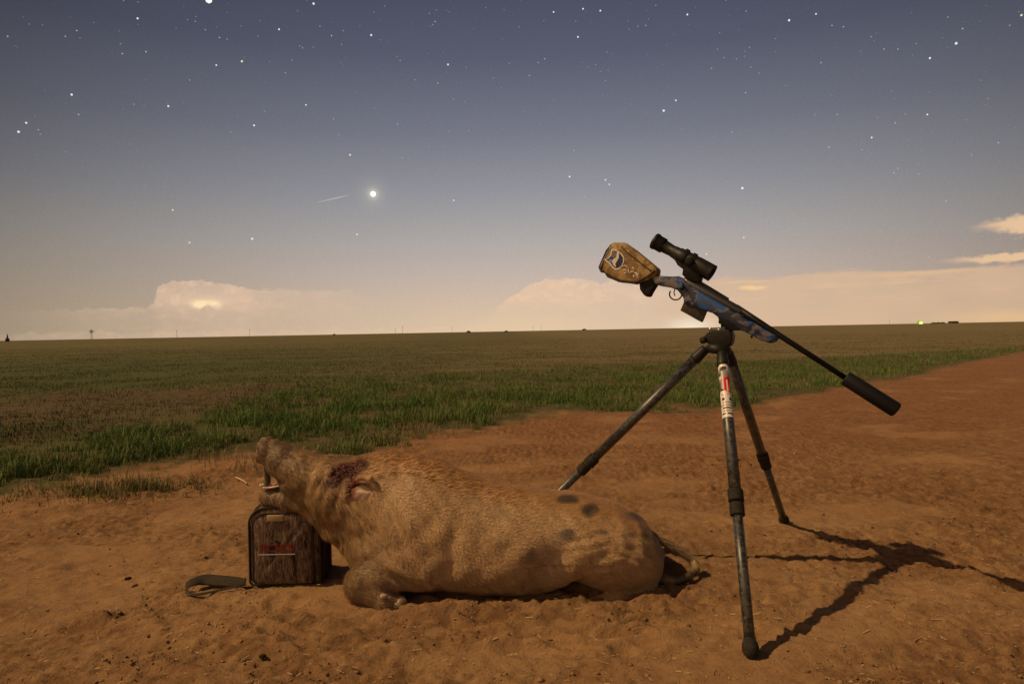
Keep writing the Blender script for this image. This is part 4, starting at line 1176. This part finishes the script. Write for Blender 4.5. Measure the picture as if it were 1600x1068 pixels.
bm = bmesh.new(); lathe(bm, R(1110, 517, .0), R(1110, 511.5, .0), [(0, .006), (1, .006)], 10); bmobj("lever", bm, simple("bright_metal", (.5, .48, .42), .3, .8, .1, 40, 0), tripod)
bm = bmesh.new(); lathe(bm, R(1124, 516, .015), R(1124, 513.5, .015), [(0, .008), (1, .008)], 10); bmobj("bubble_level", bm, bpy.data.materials["bright_metal"], tripod)
fA = G(1173, 1015, .022); fB = G(1225, 812, .016); fC = np.array([-.054, 2.60, .016])
legs = [(P(1128, 553, 2.318), fA, .56), (P(1138, 551, 2.405), fB, .585), (P(1101, 546, 2.372), fC, .545)]
for li, (top, foot, tcl) in enumerate(legs):
    top = Vector(top); foot = Vector(foot); L = (foot - top).length; d = (foot - top) / L
    bm = bmesh.new(); lathe(bm, top + d * .03, top.lerp(foot, tcl), [(0, .0185), (1, .0185)], 28)
    leg = bmobj("leg", bm, carbon, tripod)
    bm = bmesh.new(); lathe(bm, top.lerp(foot, tcl - .02), foot - d * .02, [(0, .0155), (1, .0150)], 24); bmobj("lower_tube", bm, carbon, leg)
    bm = bmesh.new()
    lathe(bm, top - d * .008, top + d * .055, [(0, .014), (.15, .0185), (.8, .0215), (.95, .0215), (1, .019)], 20); bmobj("hinge", bm, headm, leg)
    c = top.lerp(foot, tcl)
    for k in (0, 1):
        bm = bmesh.new(); a = c + d * (-.030 + k * .045); prof = [(0, .019), (.04, .0232)]
        for r_ in range(9): prof += [(.08 + r_ * .09, .0240), (.08 + r_ * .09 + .06, .0232)]
        prof += [(.93, .0240), (.96, .0225), (1, .0195)]
        if k == 1: prof = [(t, r * .93) for t, r in prof]
        lathe(bm, a, a + d * .041, prof, 28); bmobj("twist_lock", bm, grip_r, leg)
    bm = bmesh.new(); lathe(bm, foot - d * .030, foot + d * .022, [(0, .0160), (.10, .0168), (.2, .0200), (.4, .0226), (.6, .0228), (.8, .0190), (.93, .012), (1, .004)], 24); bmobj("foot", bm, grip_r, leg)
    if li == 0:
        # printed decal wrapped on the near side of the leg
        rows = [
            "..WWWWWW..", ".WWWWWWWW.", ".WW....WW.", ".W.kkk.WWW", ".GGkkGGWWW", ".GGGGGGGWW", "..GGGGGGGW", "...GGGGGGG", "..GGGGGGG.", ".WWGGGGRR.",
            ".WWGGRRRR.", ".GGGRRRRR.", ".GGGRRWRRR", "..GGRRWRRR", "..GGRRWRPR", "..GGRRWRPR", "..GGRRWRPR", "..GGRRWRPR", "...GRRWRRP", "....RRWPRR", ".WWWWPPRRR",
            "WWWWWWWPPP", "WWGWWWGWWW", "WWWGWWWWGW", "WWWWWWWWWW", "WWkkWWWkkW", "WWkkWWWkkW", "WWWWWWWWWW", "WWGGGGGGGW", "WWWWWWWWWW", "GGGGGGGGGG", "WWWWWWWWWW", "WWkkkkkkWW", "WWWWWWWWWW", "WWGGGGGWWW", "WWWWWWWWWW", "WkkkWkkkkW", "WWWWWWWWWW", "WWWWWWWWWW"]
        t0 = .040 / L; tA_ = None
        def tpar(py):     # leg parameter whose centre shows at that picture height
            lo_, hi_ = 0, 1
            for _ in range(40):
                m_ = (lo_ + hi_) / 2; w_ = np.array(top.lerp(foot, m_))[None]; 
                if proj(w_)[1][0] < py: lo_ = m_
                else: hi_ = m_
            return lo_
        ta, tb_ = tpar(573), tpar(655)
        tocam = (Vector((0, 0, CAMH)) - top.lerp(foot, .2)); tocam = (tocam - d * tocam.dot(d)).normalized(); side = d.cross(tocam).normalized()
        if side.x < 0: side = -side
        nr, ncol = len(rows), 10; Vv = []; Ff = []; mi = []
        key = {'W': 0, 'G': 1, 'k': 2, 'R': 3, 'P': 4}
        for i in range(nr + 1):
            c = top.lerp(foot, ta + (tb_ - ta) * i / nr)
            for j in range(ncol + 1):
                a = math.radians(-78 + 156 * j / ncol); Vv.append(tuple(c + (tocam * math.cos(a) + side * math.sin(a)) * .0191))
        for i in range(nr):
            for j in range(ncol):
                ch = rows[i][j]
                if ch == '.': continue
                Ff.append((i * (ncol + 1) + j, i * (ncol + 1) + j + 1, (i + 1) * (ncol + 1) + j + 1, (i + 1) * (ncol + 1) + j)); mi.append(key[ch])
        o = obj_np("decal", Vv, Ff, None, leg, mats=[simple("decal_white", (.70, .64, .58), .4, 0, .08, 80, 0), simple("decal_grey", (.28, .25, .23), .4, 0, .2, 200, 0), blk, simple("decal_red", (.62, .008, .01), .4, 0, .1, 80, 0), simple("decal_pink", (.70, .33, .28), .4, 0, .1, 80, 0)], midx=mi)

# ------------------------------------------------------------------ small individual things on the dirt
bone_m = simple("dry_stalk", (.50, .38, .24), .8, 0, .2, 90, .3)
for (a_, b2, r, lab) in [((367, 745), (386, 755), .0045, "pale broken stalk lying on the dirt left of the hog's open mouth"), ((1030, 905), (1034, 902), .004, None)]:
    if lab is None: continue
    p0, p1 = G(*a_, .012), G(*b2, .008)
    bm = bmesh.new(); tube(bm, catmull([p0, (p0 + p1) / 2 + [0, 0, .006], p1], 4), [r * .6, r, r, r, r, r, r * .8, r, r * 1.3], 8)
    tag(bmobj("stalk", bm, bone_m), lab, "stalk")
darkclod = simple("dark_clod", (.035, .018, .012), .95, 0, .4, 120, .6, .1)
for (q, r, lab) in [((200, 903), .010, "dark round clod alone on smooth dirt far left of the bag"), ((410, 1024), .008, "dark flat clod in the foreground dirt below the bag")]:
    g = G(*q, .006); bm = bmesh.new(); bmesh.ops.create_icosphere(bm, subdivisions=3, radius=1)
    for v in bm.verts:
        v.co = Vector((v.co.x * r * 1.2, v.co.y * r, v.co.z * r * .55)) * (1 + .25 * math.sin(v.co.x * 5 + v.co.y * 7) * math.sin(v.co.z * 6 + 1)) + Vector(g)
    tag(bmobj("clod", bm, darkclod), lab, "clod")

# ------------------------------------------------------------------ far things on the horizon
def far(px, D):
    d = ray(px, 517); d = d / d[1] * D; return Vector((d[0], D, 0))
farm = simple("weathered_far", (.05, .04, .032), .9, 0, .2, 1, 0)
pale = simple("dusty_far", (.30, .25, .20), .9, 0, .2, 1, 0)
def bar(bm, a, b_, r): tube(bm, [a, b_], r, 6)
poles = [(276, 900, 11, 0), (390, 950, 11, 1), (618, 1100, 9, 2), (629, 1000, 12, 3), (706, 1200, 11, 4), (833, 1150, 9, 5), (846, 1050, 10, 6), (1390, 1200, 8, 7)]
plabs = ["thin utility pole on the horizon below the lightning-lit cloud", "utility pole on the horizon at the right end of the tall storm cloud", "short far utility pole, left one of the close pair left of centre", "taller utility pole, right one of the close pair left of centre",
         "lone faint utility pole on the horizon above the hog's withers", "left one of two close utility poles below the middle cloud", "right one of two close utility poles below the middle cloud", "faint pole on the horizon just left of the green light"]
for (px_q, D, hgt, i) in poles:
    b0 = far(px_q, D); o = empty("utility_pole", b0, plabs[i], "pole", "utility poles along the horizon")
    bm = bmesh.new(); bar(bm, b0, b0 + Vector((0, 0, hgt)), .17); bmobj("post", bm, pale, o)
    bm = bmesh.new(); bar(bm, b0 + Vector((-1.3, 0, hgt * .9)), b0 + Vector((1.3, 0, hgt * .9)), .16); bmobj("crossarm", bm, pale, o)
# wind pump
b0 = far(143, 700); o = empty("windmill", b0, "farm windmill tower on the horizon at far left", "windmill")
bm = bmesh.new()
for a in (0, 1, 2, 3):
    ca, sa = math.cos(a * math.pi / 2 + .7), math.sin(a * math.pi / 2 + .7)
    bar(bm, b0 + Vector((ca * 1.3, sa * 1.3, 0)), b0 + Vector((ca * .25, sa * .25, 9)), .09)
for z in (2, 4, 6):
    r = 1.3 - z * .115
    for a in range(4):
        p, q = a * math.pi / 2 + .7, (a + 1) * math.pi / 2 + .7
        bar(bm, b0 + Vector((math.cos(p) * r, math.sin(p) * r, z)), b0 + Vector((math.cos(q) * r, math.sin(q) * r, z)), .06)
bmobj("tower", bm, pale, o)
bm = bmesh.new(); hub = b0 + Vector((0, -.6, 9.3))
for k in range(16):
    a = k * math.pi / 8; u = Vector((math.cos(a), 0, math.sin(a))); v = Vector((-math.sin(a), .25, math.cos(a)))
    vs = [bm.verts.new(hub + u * .5 - v * .1), bm.verts.new(hub + u * 1.9 - v * .3), bm.verts.new(hub + u * 1.9 + v * .3), bm.verts.new(hub + u * .5 + v * .1)]; bm.faces.new(vs)
rt = bmobj("rotor", bm, pale, o); rt.modifiers.new('t', 'SOLIDIFY').thickness = .04
bm = bmesh.new(); bar(bm, hub, hub + Vector((.4, 2.4, 0)), .07); obox(bm, hub + Vector((.5, 2.6, 0)), .05, .7, .5, Vector((1, 0, 0)), Vector((0, 1, 0)), Vector((0, 0, 1))); bmobj("vane", bm, pale, o)
# tank with ladder tower far left
b0 = far(11, 500); o = empty("storage_tank", b0, "small dark tank with a narrow mast at the far left end of the horizon", "tank")
bm = bmesh.new(); lathe(bm, b0, b0 + Vector((0, 0, 2.7)), [(0, 1.35), (.9, 1.35), (1, .9)], 20); bmobj("tank_body", bm, farm, o)
bm = bmesh.new(); lathe(bm, b0 + Vector((.1, 0, 2.4)), b0 + Vector((.1, 0, 6.2)), [(0, .7), (.4, .5), (.7, .35), (1, .1)], 8); bmobj("mast", bm, farm, o)
# bushes
for (px_q, D, r, lab) in [(732, 700, 2.0, "rounded bush on the horizon, leftmost of the three dark bushes"), (791, 700, 1.5, "small bush on the horizon, middle of the three dark bushes"), (913, 800, 2.2, "low wide bush on the horizon, nearest the rifle's stock"), (522, 900, 1.6, "faint small bush on the horizon beside the anvil cloud's right end")]:
    b0 = far(px_q, D); n = 500
    th = rng.uniform(0, 2 * np.pi, n); ph = rng.uniform(0, 1, n); rr_ = r * rng.uniform(.5, 1, n) ** .5
    c0 = np.array(b0)[None] + np.stack([rr_ * np.cos(th) * np.sqrt(1 - ph ** 2) * 1.3, rr_ * np.sin(th) * np.sqrt(1 - ph ** 2), rr_ * ph * 1.0 + .1], -1)
    dv_ = rng.normal(0, .22, (n, 3, 3)); V = (c0[:, None] + dv_).reshape(-1, 3)
    o = empty("bush", b0, lab, "bush", "bushes on the horizon")
    obj_np("foliage", V, np.arange(n * 3).reshape(-1, 3), clod, o, smooth_=False, colors=np.tile([.03, .035, .012], (n * 3, 1)))
    bm = bmesh.new(); bar(bm, b0, b0 + Vector((0, 0, r * .7)), .12); bmobj("stem", bm, farm, o)
# farmstead: low shed, hedge row, green lamp
b0 = far(1490, 1300); o = empty("shed", b0, "long low shed on the horizon right of the green light", "shed")
bm = boxbm(b0.x - 8, b0.x + 7, b0.y - 5, b0.y + 5, 0, 3.0); bmobj("wall", bm, farm, o, False)
bm = bmesh.new(); vs = [bm.verts.new((b0.x + x_, b0.y + y_, z_)) for x_, y_, z_ in [(-8.5, -5.5, 3.01), (7.5, -5.5, 3.01), (7.5, 5.5, 3.01), (-8.5, 5.5, 3.01), (-8.5, 0, 4.3), (7.5, 0, 4.3)]]
for f in ((0, 1, 5, 4), (3, 4, 5, 2), (0, 4, 3), (1, 2, 5), (0, 3, 2, 1)): bm.faces.new([vs[i] for i in f])
bmobj("roof", bm, farm, o, False)
b0 = far(1466, 1300); n = 2500
c0 = np.stack([b0.x + rng.uniform(-14, 14, n), b0.y + rng.uniform(-3, 3, n), rng.uniform(0, 1, n) ** 1.4 * (2.0 + 1.0 * np.sin(np.linspace(0, 9, n)))], -1)
c0[:, 2] *= .5 + .5 * np.abs(np.sin(c0[:, 0] * .35))
V = (c0[:, None] + rng.normal(0, .35, (n, 3, 3))).reshape(-1, 3)
tag(obj_np("hedgerow", V, np.arange(n * 3).reshape(-1, 3), clod, None, smooth_=False, colors=np.tile([.035, .035, .014], (n * 3, 1))), "dark uneven hedgerow on the horizon between the green light and the shed", "hedge")
def emit(name, c, st):
    m = bpy.data.materials.new(name); m.use_nodes = True; nt = m.node_tree; nt.nodes.clear()
    e = nt.nodes.new('ShaderNodeEmission'); e.inputs[0].default_value = (*c, 1); e.inputs[1].default_value = st
    oo = nt.nodes.new('ShaderNodeOutputMaterial'); nt.links.new(e.outputs[0], oo.inputs[0]); 
    try: m.cycles.emission_sampling = 'NONE'
    except Exception: pass
    return m
b0 = far(1437, 900); o = empty("yard_light", b0, "bright green light glowing on the horizon right of the suppressor", "light")
bm = bmesh.new(); bar(bm, b0, b0 + Vector((0, 0, 2.0)), .15); bmobj("post", bm, farm, o)
bm = bmesh.new(); bmesh.ops.create_uvsphere(bm, u_segments=20, v_segments=12, radius=3.6, matrix=Matrix.Translation(b0 + Vector((0, 0, .9)))); bmobj("halo_globe", bm, emit("green_glow", (.22, .42, .01), 1.0), o)
bm = bmesh.new(); bmesh.ops.create_uvsphere(bm, u_segments=20, v_segments=12, radius=2.5, matrix=Matrix.Translation(b0 + Vector((0, -2.6, 1.3)))); bmobj("lamp", bm, emit("green_lamp", (.8, 1.0, .25), 1.3), o)

# ------------------------------------------------------------------ stars
SD = 6000.0
def star(name, px, py, dia, mat):
    d = ray(px, py); d = d / np.linalg.norm(d) * SD; c = np.array([0, 0, CAMH]) + d
    bm = bmesh.new(); bmesh.ops.create_icosphere(bm, subdivisions=2, radius=dia / 2 * SD / 1000)
    o = bmobj(name, bm, mat); o.location = Vector(c.tolist()); return o
m1 = emit("star_light_warm", (1, .96, .86), 1.25)
tag(star("planet", 583, 303, 8.5, m1), "largest bright yellowish planet glowing low in the sky left of centre", "planet")
tag(star("star", 326, 0, 8.0, m1), "bright yellow-white star cut by the top edge of the picture, upper left", "star")
m2 = emit("star_light_white", (.85, .92, 1.0), .95)
m3 = emit("star_light_faint", (.75, .82, 1.0), .55)
m4 = emit("star_light_dim", (.66, .70, .80), .42)
LS = [(29, 206, 4.2), (41, 192, 3.6), (112, 148, 4), (215, 29, 3.6), (228, 81, 3), (263, 166, 4.2), (378, 96, 4.4), (338, 102, 3.2), (343, 59, 2.8), (397, 196, 4), (436, 46, 3.6), (490, 6, 4.6), (547, 242, 4.4), (580, 55, 4.2), (518, 56, 2.8), (700, 101, 4.2), (394, 373, 4.6), (296, 379, 3.6), (558, 366, 4), (582, 400, 3), (270, 328, 3.2), (709, 313, 3.4), (478, 164, 3.4), (621, 194, 2.8), (102, 57, 2.4), (120, 48, 2.6), (12, 57, 2.6), (680, 34, 2.8), (684, 130, 2.8), (191, 84, 2.6), (496, 367, 2.4), (628, 247, 2.4), (521, 186, 2.4), (123, 179, 2.6), (60, 203, 2.2), (446, 114, 2.2), (456, 94, 2),
      (865, 19, 3.4), (911, 14, 3.4), (938, 17, 3.6), (903, 58, 3.8), (1074, 23, 3.6), (1233, 32, 4.4), (1275, 22, 3.2), (1596, 24, 3.6), (1494, 68, 4.6), (1453, 91, 3.8), (1037, 173, 5.2), (1056, 157, 3.6), (1165, 145, 2.8), (890, 276, 4.2), (946, 281, 4), (952, 288, 3.4), (914, 307, 3), (1160, 294, 5.6), (1162, 371, 3.6), (1104, 397, 3.2), (1362, 215, 3.4), (1295, 230, 3), (1397, 270, 2.8), (1403, 263, 2.8), (1449, 179, 3.2), (1399, 192, 2.8), (1308, 179, 2.6), (1381, 77, 2.6), (1403, 77, 2.4), (1478, 314, 2.8), (1451, 402, 2.6), (1436, 272, 2.2), (1560, 223, 2.6), (1283, 98, 2.6), (851, 92, 2.6), (841, 98, 2.4), (827, 118, 2.6), (1009, 40, 2.4), (897, 235, 2.6), (1347, 234, 2.4), (1518, 242, 2.2), (1504, 45, 2.6), (1318, 42, 2.4), (1300, 40, 2.4), (1112, 107, 2.2), (1131, 90, 2.2), (1144, 207, 2.4), (1410, 375, 2.4), (1389, 419, 2.2)]
m2b = emit("star_light_golden", (1.0, .86, .66), .85)
m3b = emit("star_light_faint_golden", (.9, .78, .66), .5)
SL = {(1160, 294): "brightest star right of the scope, alone in the sky above the suppressor", (1104, 397): "faint star just above the front end of the scope", (1162, 371): "small star in the sky to the right of the scope, level with its eyepiece",
      (1037, 173): "brighter, lower left star of the close pair high above the scope", (1056, 157): "dimmer, upper right star of the close pair high above the scope", (547, 242): "white star just up and left of the bright planet, above the meteor line",
      (558, 366): "white star below the meteor line and left of a straight line down from the planet", (582, 400): "faint star directly below the bright planet, low near the horizon glow", (394, 373): "brightest low star above the right side of the lightning-lit storm cloud",
      (296, 379): "small low star directly above the lightning-lit storm cloud", (29, 206): "lower left, brighter star of the pair at the left edge", (41, 192): "upper right star of the pair at the left edge",
      (890, 276): "white star above and left of the rifle's tan stock cover", (946, 281): "upper star of the tight pair above the rifle's stock cover", (952, 288): "lower star of the tight pair above the rifle's stock cover", (1494, 68): "brightest star in the top right corner of the sky"}
for (sx_, sy_, dm) in LS:
    tag(star("star", sx_, sy_, dm * .62, (m2 if (sx_ * 7 + sy_) % 3 else m2b) if dm >= 3.2 else (m3 if (sx_ + sy_) % 3 else m3b)), SL.get((sx_, sy_), "small round white star in the night sky"), "star", "stars large enough to tell apart in the night sky")
# faint stars in one object
bm = bmesh.new()
for i in range(2800):
    az = rng.uniform(-70, 70); el = rng.uniform(3.5, 62) 
    if rng.random() > sstep(3, 16, el): continue
    d = Vector((math.sin(math.radians(az)) * math.cos(math.radians(el)), math.cos(math.radians(az)) * math.cos(math.radians(el)), math.sin(math.radians(el))))
    bmesh.ops.create_icosphere(bm, subdivisions=1, radius=SD / 1000 * (.38 + .65 * rng.random() ** 2), matrix=Matrix.Translation(Vector((0, 0, CAMH)) + d * SD))
tag(bmobj("faint_stars", bm, m4), "many faint pinprick stars filling the night sky", "stars", kind='stuff')
# meteor
bm = bmesh.new(); dA = ray(496, 316); dB = ray(544, 305)
dA = Vector((dA / np.linalg.norm(dA) * SD).tolist()); dB = Vector((dB / np.linalg.norm(dB) * SD).tolist())
lathe(bm, dA, dB, [(0, 1.2), (.3, 4), (.7, 5.5), (1, 1.5)], 8)
tag(bmobj("meteor", bm, emit("meteor_light", (.72, .70, .66), .62)), "thin pale meteor line left of the brightest planet", "meteor")
print("done build")
